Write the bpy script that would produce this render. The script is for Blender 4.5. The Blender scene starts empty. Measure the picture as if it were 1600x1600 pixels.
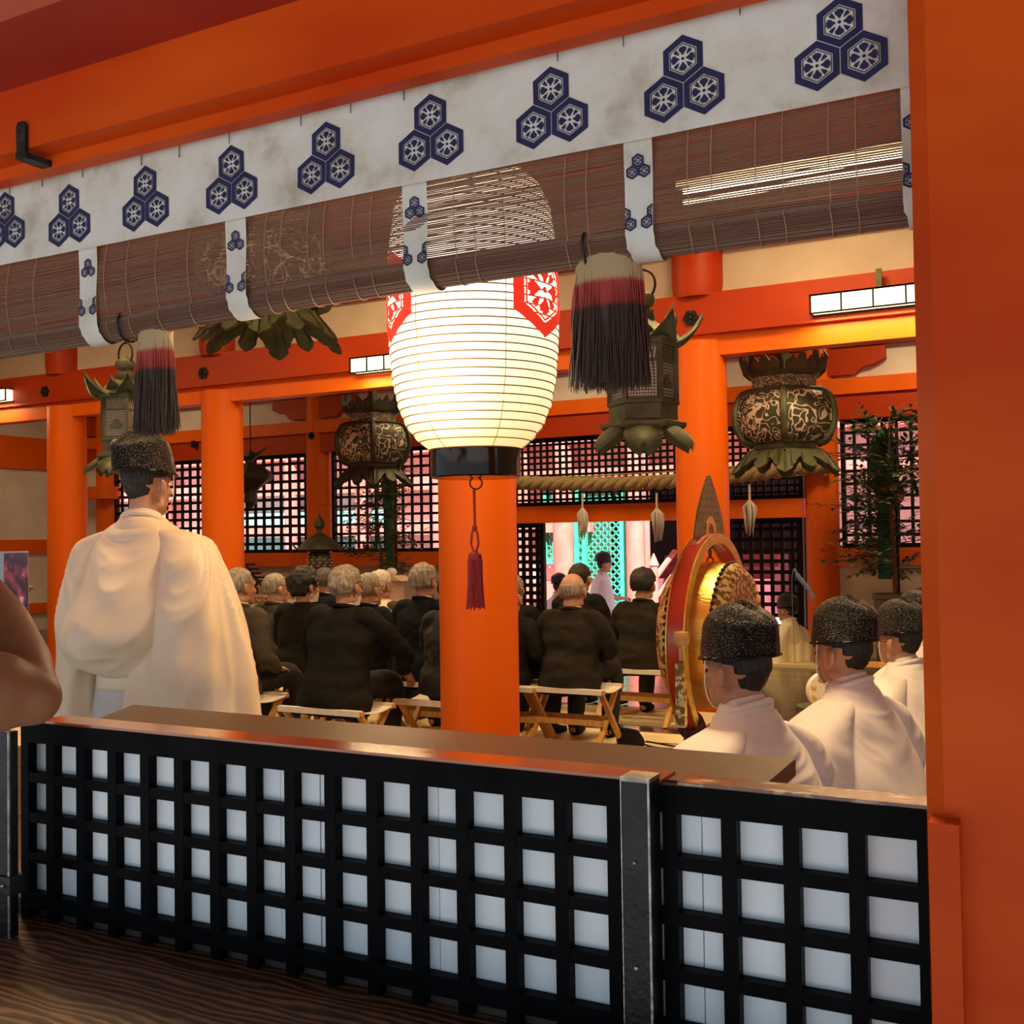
import bpy, bmesh, math, random
import numpy as np
from mathutils import Vector, Matrix, noise
random.seed(7)
S = bpy.context.scene
COL = S.collection
PI = math.pi
# ------------------------------------------------------------ camera
H = 1.4
F = 1670.0
yaw, pit, rol = .4802, .02497, -.0146
fw = Vector((-math.sin(yaw)*math.cos(pit), math.cos(yaw)*math.cos(pit), math.sin(pit)))
rt0 = Vector((math.cos(yaw), math.sin(yaw), 0)); up0 = rt0.cross(fw)
rt = math.cos(rol)*rt0 + math.sin(rol)*up0
up = -math.sin(rol)*rt0 + math.cos(rol)*up0
cam = bpy.data.cameras.new('camera'); co = bpy.data.objects.new('camera', cam); COL.objects.link(co)
cam.sensor_width = 36; cam.lens = F*36/1600; cam.clip_start = .05; cam.clip_end = 200
co.matrix_world = Matrix(((rt.x, up.x, -fw.x, 0), (rt.y, up.y, -fw.y, 0), (rt.z, up.z, -fw.z, H), (0, 0, 0, 1)))
S.camera = co
# ------------------------------------------------------------ light and exposure
S.view_settings.view_transform = 'Standard'; S.view_settings.look = 'None'
S.view_settings.gamma = 1; S.view_settings.use_curve_mapping = False
S.view_settings.exposure = 0.0
W = bpy.data.worlds.new('world'); S.world = W; W.use_nodes = True
W.node_tree.nodes['Background'].inputs[0].default_value = (.60, .86, 1, 1)
W.node_tree.nodes['Background'].inputs[1].default_value = .95
def light(name, kind, loc, power, col, size=.3, rot=None, sy=None):
    l = bpy.data.lights.new(name, kind); o = bpy.data.objects.new(name, l); COL.objects.link(o)
    l.energy = power; l.color = col; o.location = loc
    if kind == 'AREA':
        l.size = size
        if sy: l.shape = 'RECTANGLE'; l.size_y = sy
    elif kind == 'POINT': l.shadow_soft_size = size
    elif kind == 'SUN': l.angle = size
    if rot is not None: o.rotation_euler = rot
    return o
WARM = (1, .72, .36)
sun = light('sun', 'SUN', (0, 0, 10), 15.0, (1, .93, .85), .01)
sun.rotation_euler = Vector((-.30, .6, -1.0)).to_track_quat('-Z', 'Y').to_euler()
# ceiling lamps of the hall (above the frame of the photograph)
for (x, y, p) in ((-1.2, 3.7, 130), (-4.2, 3.4, 60), (-5.4, 6.6, 85), (-1.6, 7.0, 60), (-9.5, 6.0, 60), (-5.5, 10.6, 55), (-12.4, 10.5, 40), (-1.2, 10.8, 70)):
    light('ceiling_lamp', 'AREA', (x, y, 4.15), p, WARM, .7)

# ------------------------------------------------------------ pixel -> world point
def ray(px, py): return fw + rt*((px-800)/F) + up*((800-py)/F)
def Yp(px, py, y):
    r = ray(px, py); return Vector((0, 0, H)) + r*(y/r.y)
def Zp(px, py, z):
    r = ray(px, py); return Vector((0, 0, H)) + r*((z-H)/r.z)
def Dp(px, py, d): return Vector((0, 0, H)) + ray(px, py)*d
# ------------------------------------------------------------ materials
def nt(name, rough=.5, metal=0, col=(.8, .8, .8)):
    m = bpy.data.materials.new(name); m.use_nodes = True
    b = m.node_tree.nodes['Principled BSDF']
    b.inputs['Base Color'].default_value = (*col, 1); b.inputs['Roughness'].default_value = rough; b.inputs['Metallic'].default_value = metal
    return m, m.node_tree, b
def mat(name, c1, c2=None, rough=.5, metal=0, scale=5, bump=0, bscale=40, stretch=(1, 1, 1), detail=4, emit=0, ecol=None, lo=.35, hi=.65, sheen=0, coat=0, coord='Object'):
    m, t, b = nt(name, rough, metal, c1)
    N = t.nodes; L = t.links
    tc = N.new('ShaderNodeTexCoord'); mp = N.new('ShaderNodeMapping'); mp.inputs['Scale'].default_value = stretch
    L.new(tc.outputs[coord], mp.inputs[0])
    if c2:
        n = N.new('ShaderNodeTexNoise'); n.inputs['Scale'].default_value = scale; n.inputs['Detail'].default_value = detail
        r = N.new('ShaderNodeValToRGB'); r.color_ramp.elements[0].color = (*c1, 1); r.color_ramp.elements[1].color = (*c2, 1)
        r.color_ramp.elements[0].position = lo; r.color_ramp.elements[1].position = hi
        L.new(mp.outputs[0], n.inputs['Vector']); L.new(n.outputs['Fac'], r.inputs[0]); L.new(r.outputs[0], b.inputs['Base Color'])
        if emit: L.new(r.outputs[0], b.inputs['Emission Color'])
    if bump:
        n2 = N.new('ShaderNodeTexNoise'); n2.inputs['Scale'].default_value = bscale; n2.inputs['Detail'].default_value = 5
        bp = N.new('ShaderNodeBump'); bp.inputs['Strength'].default_value = bump; bp.inputs['Distance'].default_value = .01
        L.new(mp.outputs[0], n2.inputs['Vector']); L.new(n2.outputs['Fac'], bp.inputs['Height']); L.new(bp.outputs[0], b.inputs['Normal'])
    if emit:
        b.inputs['Emission Strength'].default_value = emit
        if not c2: b.inputs['Emission Color'].default_value = (*(ecol or c1), 1)
    if coat: b.inputs['Coat Weight'].default_value = coat; b.inputs['Coat Roughness'].default_value = .12
    if sheen: b.inputs['Sheen Weight'].default_value = sheen
    return m
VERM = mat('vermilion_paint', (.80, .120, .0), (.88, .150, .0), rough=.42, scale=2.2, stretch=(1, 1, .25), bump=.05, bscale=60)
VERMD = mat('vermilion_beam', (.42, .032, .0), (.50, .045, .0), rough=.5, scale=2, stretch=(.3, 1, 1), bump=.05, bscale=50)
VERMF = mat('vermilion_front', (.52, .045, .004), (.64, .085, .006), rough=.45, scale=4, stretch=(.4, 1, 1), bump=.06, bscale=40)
PINK = mat('sunlit_pink_red', (.80, .22, .17), (.86, .30, .25), rough=.6, scale=3)  # vermilion paled to pink: sun glare and haze put into the colour
for m_ in (VERM, VERMD, VERMF, VERMF): m_.node_tree.nodes['Principled BSDF'].inputs['Specular IOR Level'].default_value = .3
VERMF.node_tree.nodes['Principled BSDF'].inputs['Specular IOR Level'].default_value = .12
PLAS = mat('plaster', (.58, .47, .33), (.66, .55, .40), rough=.85, scale=3, bump=.08, bscale=30)
PLASW = mat('plaster_white', (.80, .78, .74), (.70, .66, .60), rough=.85, scale=2.5, bump=.06, bscale=30)
BLK = mat('black_lacquer', (.003, .003, .004), (.006, .006, .008), rough=.42, scale=8, bump=.04, bscale=70)
BLK.node_tree.nodes['Principled BSDF'].inputs['Specular IOR Level'].default_value = .03
BLKM = mat('black_lattice', (.008, .007, .007), rough=.5)
BLKM.node_tree.nodes['Principled BSDF'].inputs['Specular IOR Level'].default_value = .15
PANEL = mat('white_board', (.78, .84, .96), (.88, .92, 1.0), rough=.6, scale=5, stretch=(1, 1, .5), detail=6)
BRONZE = mat('aged_bronze', (.060, .062, .027), (.125, .13, .062), rough=.6, metal=.25, scale=9, bump=.25, bscale=60)
BRONZD = mat('dark_bronze', (.040, .036, .026), (.075, .068, .045), rough=.55, metal=.3, scale=9, bump=.2, bscale=60)
IRON = mat('black_iron', (.015, .015, .015), (.04, .038, .035), rough=.5, metal=.6, scale=30, bump=.4, bscale=80)
STEELB = mat('black_painted_steel', (.006, .008, .010), (.016, .019, .025), rough=.4, metal=.5, scale=14, bump=.2, bscale=90)
STEEL = mat('worn_steel', (.20, .19, .17), (.50, .49, .46), rough=.4, metal=.8, scale=22, bump=.3, bscale=70)
STRAW = mat('straw_mat', (.80, .64, .33), (.90, .76, .45), rough=.8, scale=20, stretch=(.1, 2, 1), bump=.1, bscale=120)
HONEY = mat('honey_wood', (.58, .28, .06), (.70, .38, .11), rough=.45, scale=12, stretch=(4, 4, .6))
CANVAS = mat('white_canvas', (.80, .72, .58), (.86, .80, .68), rough=.85, scale=30, bump=.1, bscale=150)
ROPE = mat('straw_rope', (.34, .24, .10), (.52, .40, .20), rough=.85, scale=60, bump=.6, bscale=160)
HEMP = mat('white_hemp', (.74, .66, .56), (.85, .80, .74), rough=.9, scale=50, stretch=(4, 4, .4), bump=.3, bscale=120)
CRIM = mat('crimson_silk', (.16, .004, .004), (.30, .006, .006), rough=.7, scale=120, stretch=(1, 1, .1), bump=.4, bscale=160)
NAVY = mat('navy_print', (.010, .011, .06), (.016, .016, .085), rough=.8, scale=30)
CREDM = mat('red_print', (.85, .03, .02), rough=.7, emit=.55, ecol=(1, .05, .02))
GOLD = mat('gold_leaf', (.80, .48, .06), (.95, .68, .16), rough=.30, metal=.85, scale=12, stretch=(1, 3, 3), bump=.25, bscale=50)
GOLDP = mat('gold_arabesque', (.30, .15, .03), (.95, .74, .34), rough=.35, metal=.7, scale=48, bump=.4, bscale=60, lo=.47, hi=.52)
GREEN = mat('green_brocade', (.01, .16, .09), (.03, .26, .15), rough=.6, scale=14)
LEAF = mat('sakaki_leaf', (.035, .075, .020), (.09, .15, .045), rough=.4, scale=30)
BARK = mat('branch_bark', (.10, .06, .03), (.16, .10, .05), rough=.8, scale=30)
GRNL = mat('jade_paint', (.05, .55, .36), (.10, .68, .46), rough=.6, scale=5)
STONE = mat('pale_stone', (.60, .58, .58), (.72, .70, .70), rough=.8, scale=4)
PAPER = mat('lamp_paper', (1, .93, .72), rough=.7, emit=1.9, ecol=(1, .86, .52))
SKIN = mat('skin', (.50, .25, .15), (.56, .30, .19), rough=.5, scale=20, bump=.03, bscale=150)
SKIN.node_tree.nodes['Principled BSDF'].inputs['Subsurface Weight'].default_value = .0
SKINF = mat('tanned_skin', (.28, .105, .045), (.36, .15, .070), rough=.5, scale=9, bump=.06, bscale=160)
def hairmat(n, a, b): return mat(n, a, b, rough=.5, scale=60, stretch=(1, 1, .22), bump=.9, bscale=110, detail=6)
HBLK = hairmat('black_hair', (.010, .008, .007), (.028, .022, .018))
HGRY = hairmat('grey_hair', (.20, .17, .13), (.46, .41, .33))
HDGR = hairmat('dark_grey_hair', (.055, .048, .04), (.14, .12, .10))
HWHT = hairmat('white_hair', (.50, .44, .33), (.80, .73, .58))
def suit(n, a, b):
    m = mat(n, tuple(c*.62 for c in a), tuple(c*.62 for c in b), rough=.85, scale=7, bump=.45, bscale=9, stretch=(.7, .7, 1.6))
    m.node_tree.nodes['Principled BSDF'].inputs['Specular IOR Level'].default_value = .2; return m
SBLK = suit('black_suit', (.013, .011, .009), (.019, .016, .012))
SOLV = suit('dark_olive_suit', (.026, .021, .013), (.036, .029, .018))
SNAV = suit('navy_suit', (.008, .010, .017), (.012, .014, .023))
SGRY = suit('grey_suit', (.065, .058, .046), (.085, .076, .058))
SBRN = suit('grey_brown_suit', (.10, .080, .052), (.13, .10, .068))
TROU = mat('dark_trousers', (.010, .010, .012), (.016, .016, .018), rough=.9)
SOCK = mat('black_socks', (.008, .008, .010), rough=.9)
SHIRT = mat('white_shirt', (.75, .72, .66), rough=.8)
ROBE = mat('white_robe', (.86, .77, .73), (.92, .84, .80), rough=.62, scale=5, bump=.06, bscale=10, sheen=.2)
ROBEC = mat('cream_robe', (.84, .74, .52), (.88, .79, .58), rough=.65, scale=5, bump=.08, bscale=12)
ROBEB = mat('bluish_white_robe', (.80, .84, .90), (.88, .92, .96), rough=.7, scale=5, bump=.1, bscale=12)
HAKA = mat('grey_white_hakama', (.60, .60, .58), (.68, .67, .64), rough=.7, scale=5)
BAMBOO = mat('dark_bamboo', (.13, .055, .034), (.23, .115, .072), rough=.6, scale=30, stretch=(.12, 1, 60))
THREAD = mat('blind_thread', (.42, .24, .16), rough=.8)
REDL = mat('red_lacquer', (.42, .035, .012), (.52, .05, .018), rough=.25, scale=6, coat=.6)
WHCORD = mat('white_cord', (.85, .80, .74), rough=.6)
GLOSSK = mat('gloss_black', (.006, .003, .003), rough=.12)
GLOSSK.node_tree.nodes['Principled BSDF'].inputs['Specular IOR Level'].default_value = .3
PINKL = mat('pink_lacquer', (.55, .22, .20), rough=.3)
def add_weave():
    # woven pattern and stains on robes / curtain cloth
    m, t, b = nt('banner_cloth', .8)
    N = t.nodes; L = t.links
    tc = N.new('ShaderNodeTexCoord'); n = N.new('ShaderNodeTexNoise'); n.inputs['Scale'].default_value = 7; n.inputs['Detail'].default_value = 7
    n.inputs['Roughness'].default_value = .62
    r = N.new('ShaderNodeValToRGB'); e = r.color_ramp.elements
    e[0].position = .30; e[0].color = (.40, .34, .27, 1); e[1].position = .46; e[1].color = (.64, .61, .56, 1)
    x = e.new(.60); x.color = (.70, .69, .67, 1)
    L.new(tc.outputs['Object'], n.inputs['Vector']); L.new(n.outputs['Fac'], r.inputs[0]); L.new(r.outputs[0], b.inputs['Base Color'])
    n2 = N.new('ShaderNodeTexNoise'); n2.inputs['Scale'].default_value = 14; n2.inputs['Detail'].default_value = 3
    bp = N.new('ShaderNodeBump'); bp.inputs['Strength'].default_value = .35; bp.inputs['Distance'].default_value = .006
    L.new(tc.outputs['Object'], n2.inputs['Vector']); L.new(n2.outputs['Fac'], bp.inputs['Height']); L.new(bp.outputs[0], b.inputs['Normal'])
    return m
CLOTH = add_weave()
def hatmat():
    m, t, b = nt('black_lacquer_painted_sparkle', .28, 0, (.008, .008, .009))
    N = t.nodes; L = t.links
    tc = N.new('ShaderNodeTexCoord'); v = N.new('ShaderNodeTexVoronoi'); v.inputs['Scale'].default_value = 260
    n = N.new('ShaderNodeTexNoise'); n.inputs['Scale'].default_value = 150; n.inputs['Detail'].default_value = 3
    ad = N.new('ShaderNodeMath'); ad.operation = 'ADD'
    L.new(tc.outputs['Object'], v.inputs['Vector']); L.new(tc.outputs['Object'], n.inputs['Vector'])
    L.new(v.outputs['Distance'], ad.inputs[0]); L.new(n.outputs['Fac'], ad.inputs[1])
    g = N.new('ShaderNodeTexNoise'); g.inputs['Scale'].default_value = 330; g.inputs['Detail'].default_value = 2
    gr = N.new('ShaderNodeValToRGB'); gr.color_ramp.elements[0].position = .62; gr.color_ramp.elements[0].color = (.002, .002, .003, 1); gr.color_ramp.elements[1].position = .67; gr.color_ramp.elements[1].color = (.55, .50, .42, 1)  # pale flecks in the base colour stand in for sparkle
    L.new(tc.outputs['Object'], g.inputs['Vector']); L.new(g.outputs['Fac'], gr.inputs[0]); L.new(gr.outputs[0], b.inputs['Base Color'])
    bp = N.new('ShaderNodeBump'); bp.inputs['Strength'].default_value = .9; bp.inputs['Distance'].default_value = .005
    L.new(ad.outputs[0], bp.inputs['Height']); L.new(bp.outputs[0], b.inputs['Normal'])
    b.inputs['Specular IOR Level'].default_value = .28
    return m
HATM = hatmat()
def woodgrain(name, a, b_, scale, dist, rough, st=(1, 1, 1), bumpv=.15, coat=0):
    m, t, b = nt(name, rough)
    N = t.nodes; L = t.links
    tc = N.new('ShaderNodeTexCoord'); mp = N.new('ShaderNodeMapping'); mp.inputs['Scale'].default_value = st
    w = N.new('ShaderNodeTexWave'); w.wave_type = 'BANDS'; w.bands_direction = 'Y'; w.inputs['Scale'].default_value = scale
    w.inputs['Distortion'].default_value = dist; w.inputs['Detail'].default_value = 3; w.inputs['Detail Scale'].default_value = .9
    r = N.new('ShaderNodeValToRGB'); r.color_ramp.elements[0].color = (*a, 1); r.color_ramp.elements[1].color = (*b_, 1)
    r.color_ramp.elements[0].position = .3; r.color_ramp.elements[1].position = .9
    L.new(tc.outputs['Object'], mp.inputs[0]); L.new(mp.outputs[0], w.inputs['Vector']); L.new(w.outputs['Fac'], r.inputs[0])
    L.new(r.outputs[0], b.inputs['Base Color'])
    bp = N.new('ShaderNodeBump'); bp.inputs['Strength'].default_value = bumpv; bp.inputs['Distance'].default_value = .002
    L.new(w.outputs['Fac'], bp.inputs['Height']); L.new(bp.outputs[0], b.inputs['Normal'])
    if coat: b.inputs['Coat Weight'].default_value = coat; b.inputs['Coat Roughness'].default_value = .1
    return m
BENCH = woodgrain('weathered_bench_wood', (.050, .022, .013), (.200, .100, .055), 13, 12, .5, (.30, 1.2, 1), .5)
COUNTER = woodgrain('polished_counter_wood', (.050, .021, .007), (.115, .056, .022), 26, 6, .38, (.22, 2, 1), .06, .0)
COUNTER.node_tree.nodes['Principled BSDF'].inputs['Specular IOR Level'].default_value = .32
FLOORM = woodgrain('polished_dark_floor', (.055, .034, .022), (.095, .060, .040), 12, 4, .22, (.2, 1.5, 1), .05, .3)
def pierced(name, scale, w, dark, light_, warp=.6):
    # fine openwork scroll pattern of the bronze lantern panes
    m, t, b = nt(name, .55, .2)
    N = t.nodes; L = t.links
    tc = N.new('ShaderNodeTexCoord'); n = N.new('ShaderNodeTexNoise'); n.inputs['Scale'].default_value = scale; n.inputs['Detail'].default_value = 0
    n.inputs['Distortion'].default_value = warp
    s = N.new('ShaderNodeMath'); s.operation = 'SUBTRACT'; s.inputs[1].default_value = .5
    a = N.new('ShaderNodeMath'); a.operation = 'ABSOLUTE'
    c = N.new('ShaderNodeMath'); c.operation = 'LESS_THAN'; c.inputs[1].default_value = w
    mx = N.new('ShaderNodeMix'); mx.data_type = 'RGBA'; mx.inputs[6].default_value = (*dark, 1); mx.inputs[7].default_value = (*light_, 1)
    L.new(tc.outputs['Object'], n.inputs['Vector']); L.new(n.outputs['Fac'], s.inputs[0]); L.new(s.outputs[0], a.inputs[0]); L.new(a.outputs[0], c.inputs[0])
    L.new(c.outputs[0], mx.inputs[0]); L.new(mx.outputs[2], b.inputs['Base Color'])
    return m
SCROLL = pierced('bronze_scroll_openwork', 9, .062, (.05, .048, .028), (.62, .52, .42), 2.2)
SCROLF = pierced('bronze_fine_openwork', 60, .06, (.05, .048, .028), (.60, .50, .40), .8)
PALE = mat('pale_paper_pane', (.95, .82, .68), rough=.8)

# ------------------------------------------------------------ mesh builder
class MB:
    def __init__(s): s.v = []; s.f = []
    def add(s, vs, fs):
        o = len(s.v); s.v += [tuple(p) for p in vs]; s.f += [tuple(i+o for i in q) for q in fs]; return s
    def box(s, a, b, M=None):
        x0, y0, z0 = a; x1, y1, z1 = b
        vs = [Vector(p) for p in ((x0, y0, z0), (x1, y0, z0), (x1, y1, z0), (x0, y1, z0), (x0, y0, z1), (x1, y0, z1), (x1, y1, z1), (x0, y1, z1))]
        if M: vs = [M @ p for p in vs]
        return s.add(vs, [(0, 3, 2, 1), (4, 5, 6, 7), (0, 1, 5, 4), (1, 2, 6, 5), (2, 3, 7, 6), (3, 0, 4, 7)])
    def bar(s, p, q, w, h, upv=(0, 0, 1)):
        p = Vector(p); q = Vector(q); d = (q-p); l = d.length; d.normalize(); u = Vector(upv)
        sx = d.cross(u)
        if sx.length < 1e-4: sx = d.cross(Vector((1, 0, 0)))
        sx.normalize(); u = sx.cross(d)
        vs = []
        for e in (p, q):
            for a, b in ((-1, -1), (1, -1), (1, 1), (-1, 1)): vs.append(e+sx*a*w/2+u*b*h/2)
        return s.add(vs, [(0, 1, 2, 3), (7, 6, 5, 4), (0, 4, 5, 1), (1, 5, 6, 2), (2, 6, 7, 3), (3, 7, 4, 0)])
    def grid(s, fn, nu, nv, cu=False, cv=False, cap0=False, cap1=False):
        vs = [fn(i/(nu if cu else nu-1), j/(nv if cv else nv-1)) for j in range(nv) for i in range(nu)]
        fs = []
        for j in range(nv if cv else nv-1):
            for i in range(nu if cu else nu-1):
                a = j*nu+i; b = j*nu+(i+1) % nu; c = ((j+1) % nv)*nu+(i+1) % nu; d = ((j+1) % nv)*nu+i
                fs.append((a, b, c, d))
        if cap0: fs.append(tuple(range(nu-1, -1, -1)))
        if cap1: fs.append(tuple((nv-1)*nu+i for i in range(nu)))
        return s.add(vs, fs)
    def tube(s, pts, rad, n=8, cap=True, sq=1.0):
        pts = [Vector(p) for p in pts]; m = len(pts)
        if not hasattr(rad, '__len__'): rad = [rad]*m
        vs = []; prev = None
        for i, p in enumerate(pts):
            d = (pts[min(i+1, m-1)]-pts[max(i-1, 0)]).normalized()
            if prev is None:
                a = d.cross(Vector((0, 0, 1)));
                if a.length < 1e-3: a = d.cross(Vector((1, 0, 0)))
                a.normalize()
            else: a = (prev-d*prev.dot(d)).normalized()
            prev = a; b = d.cross(a)
            for k in range(n):
                t = 2*PI*k/n; vs.append(p+a*math.cos(t)*rad[i]+b*math.sin(t)*rad[i]*sq)
        fs = [(j*n+i, j*n+(i+1) % n, (j+1)*n+(i+1) % n, (j+1)*n+i) for j in range(m-1) for i in range(n)]
        if cap: fs += [tuple(range(n-1, -1, -1)), tuple((m-1)*n+i for i in range(n))]
        return s.add(vs, fs)
    def lathe(s, prof, c=(0, 0, 0), n=24, M=None):
        c = Vector(c); vs = []
        for r, z in prof:
            for k in range(n):
                t = 2*PI*k/n; p = Vector((r*math.cos(t), r*math.sin(t), z))
                vs.append((M @ p if M else p)+c)
        m = len(prof)
        fs = [(j*n+i, j*n+(i+1) % n, (j+1)*n+(i+1) % n, (j+1)*n+i) for j in range(m-1) for i in range(n)]
        fs += [tuple(range(n-1, -1, -1)), tuple((m-1)*n+i for i in range(n))]
        return s.add(vs, fs)
    def ball(s, c, r, M=None, nu=16, nv=10):
        if not hasattr(r, '__len__'): r = (r, r, r)
        c = Vector(c); vs = []; fs = []
        for j in range(1, nv):
            ph = PI*j/nv
            for i in range(nu):
                t = 2*PI*i/nu
                p = Vector((r[0]*math.sin(ph)*math.cos(t), r[1]*math.sin(ph)*math.sin(t), -r[2]*math.cos(ph)))
                vs.append((M @ p if M else p)+c)
        for j in range(nv-2):
            for i in range(nu): fs.append((j*nu+i, j*nu+(i+1) % nu, (j+1)*nu+(i+1) % nu, (j+1)*nu+i))
        p = Vector((0, 0, -r[2])); vs.append((M @ p if M else p)+c); p = Vector((0, 0, r[2])); vs.append((M @ p if M else p)+c)
        a = len(vs)-2
        for i in range(nu): fs.append((a, (i+1) % nu, i)); fs.append((a+1, (nv-2)*nu+i, (nv-2)*nu+(i+1) % nu))
        return s.add(vs, fs)
    def torus(s, c, R, r, M=None, n=28, k=8, a0=0, a1=2*PI):
        full = abs(a1-a0-2*PI) < 1e-6; c = Vector(c)
        pts = []
        for i in range(n if full else n+1):
            t = a0+(a1-a0)*i/n; p = Vector((R*math.cos(t), R*math.sin(t), 0)); pts.append((M @ p if M else p)+c)
        if full:
            nv = len(pts); nrm = (M @ Vector((0, 0, 1)) if M else Vector((0, 0, 1))); cc = c
            vs = []
            for p in pts:
                d = (p-cc).normalized()
                for q in range(k):
                    t = 2*PI*q/k; vs.append(p+d*math.cos(t)*r+nrm*math.sin(t)*r)
            fs = [(j*k+i, j*k+(i+1) % k, ((j+1) % nv)*k+(i+1) % k, ((j+1) % nv)*k+i) for j in range(nv) for i in range(k)]
            return s.add(vs, fs)
        return s.tube(pts, r, k)
    def prism(s, poly, fn, th):
        # poly: list of 2D points, fn(u,v,w)->3D, extruded by th
        n = len(poly); vs = [fn(u, v, 0) for u, v in poly]+[fn(u, v, th) for u, v in poly]
        return s.add(vs, [tuple(range(n-1, -1, -1)), tuple(range(n, 2*n))]+[(i, (i+1) % n, n+(i+1) % n, n+i) for i in range(n)])
    def mesh(s, name):
        me = bpy.data.meshes.new(name); me.from_pydata(s.v, [], s.f); me.update(); return me
    def obj(s, name, m, parent=None, smooth=False, fix=True):
        me = s.mesh(name)
        if fix:
            bm = bmesh.new(); bm.from_mesh(me); bmesh.ops.recalc_face_normals(bm, faces=bm.faces); bm.to_mesh(me); bm.free()
        if m: me.materials.append(m)
        if smooth:
            me.polygons.foreach_set('use_smooth', [True]*len(me.polygons))
            if smooth != 'all':
                try: me.set_sharp_from_angle(angle=math.radians(40))
                except Exception: pass
        o = bpy.data.objects.new(name, me); COL.objects.link(o)
        if parent: o.parent = parent
        return o
def tag(o, label=None, cat=None, group=None, kind=None):
    if label: o['label'] = label
    if cat: o['category'] = cat
    if group: o['group'] = group
    if kind: o['kind'] = kind
    return o
def empty(name, loc, label, cat, group=None, rz=0):
    o = bpy.data.objects.new(name, None); COL.objects.link(o); o.location = loc; o.rotation_euler = (0, 0, rz); o.empty_display_size = .1
    return tag(o, label, cat, group)
def struct(name, mb, m, parent=None, smooth=False):
    o = mb.obj(name, m, parent, smooth)
    if parent is None: o['kind'] = 'structure'
    return o
def stuff(o): o['kind'] = 'stuff'; return o
def inst(src, name, parent=None, loc=None, label=None):
    o = src.copy(); o.name = name; COL.objects.link(o); o.parent = parent
    if loc is not None: o.location = loc
    if label: o['label'] = label
    return o
def sbox(name, a, b, m, parent=None): return struct(name, MB().box(a, b), m, parent)

# ============================================================ SETTING
XL, XR, YR = -15.2, 3.0, 12.6
# floor of long planks
fl = sbox('floor', (XL-.3, 1.72, -.12), (XR+.3, YR+.15, -.03), mat('floor_underside', (.02, .013, .01), rough=.8))
pl0 = None
for i in range(27):
    y0 = 1.74+i*.405; mbp = MB().box((XL, 0, -.03), (XR, .399, 0))
    if pl0 is None: pl0 = mbp.obj('floor_plank', FLOORM, fl); pl0.location = (0, y0, 0)
    else: inst(pl0, 'floor_plank', fl, ((i % 3)*.0-.0, y0, (i % 4)*.0006))
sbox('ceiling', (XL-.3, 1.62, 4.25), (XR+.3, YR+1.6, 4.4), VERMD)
g = sbox('ground', (-45, 12.78, -.75), (25, 45, -.6), STONE)
sbox('ground', (-14, -14, -.75), (12, 1.68, -.6), mat('grey_paving', (.30, .28, .26), (.38, .36, .34), rough=.8))
sbox('wall_right', (XR, 1.7, -.1), (XR+.15, YR+.2, 4.25), PLAS)
# ---- left wall
wl = sbox('wall_left', (XL-.12, 2.2, -.1), (XL, YR+.1, 4.25), PLASW)
for (z0, z1) in ((1.28, 1.50), (2.66, 3.18), (.28, .45)):
    sbox('trim_1', (XL, 2.2, z0), (XL+.06, YR, z1), VERM, wl)
for y in (5.2, 9.0): sbox('wall_post', (XL-.01, y-.12, 0), (XL+.1, y+.12, 4.2), VERM, wl)
# ---- round pillars
def pillar(x, y, r, z1, label, z0=0):
    mb = MB().lathe([(r, z0), (r, z0+1), (r, z0+2), (r*.985, z1)], (x, y, 0), 40)
    o = mb.obj('pillar', VERM, None, True); tag(o, label, 'pillar', None); return o
pillar(-2.87, 5.1, .215, 4.2, 'orange round pillar directly below and behind the glowing paper lantern')
pillar(-2.66, 8.5, .215, 2.98, 'orange round pillar rising behind the drum with the flame finial')
pillar(-7.83, 8.5, .215, 2.98, 'orange round pillar right behind the standing white-robed priest')
pillar(-10.17, 8.5, .215, 2.98, 'orange round pillar left of the standing priest, beside the pale side wall')
pillar(.5, 8.5, .215, 2.98, 'orange round pillar hidden behind the big front post')
for x, lb in ((-2.52, 'rear orange pillar between black lattice door and leafy tree window'), (-9.74, 'rear orange pillar between the two windows behind the seated guests'),
              (-7.15, 'rear orange pillar hidden behind the lantern pillar'), (-14.1, 'rear orange pillar at far left with a bracket block')):
    pillar(x, YR, .19, 4.2, lb)
# ---- beams of the middle row, y = 8.5
by = 8.5
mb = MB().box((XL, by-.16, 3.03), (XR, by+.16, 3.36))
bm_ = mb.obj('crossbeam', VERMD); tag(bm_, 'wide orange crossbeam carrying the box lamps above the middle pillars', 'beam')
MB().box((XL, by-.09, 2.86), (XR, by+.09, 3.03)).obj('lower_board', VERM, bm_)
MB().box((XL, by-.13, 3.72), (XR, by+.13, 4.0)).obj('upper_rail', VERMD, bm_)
wm = sbox('wall_middle', (XL, by-.03, 3.36), (XR, by+.03, 4.25), PLAS)
for x in (-2.66, -5.2, -7.83, -10.17, .5, -12.6):
    mbq = MB().lathe([(.20, 3.34), (.215, 3.45), (.215, 3.72), (.18, 3.86)], (x, by-.02, 0), 24)
    mbq.obj('strut_post', VERMD, bm_, True)
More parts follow.
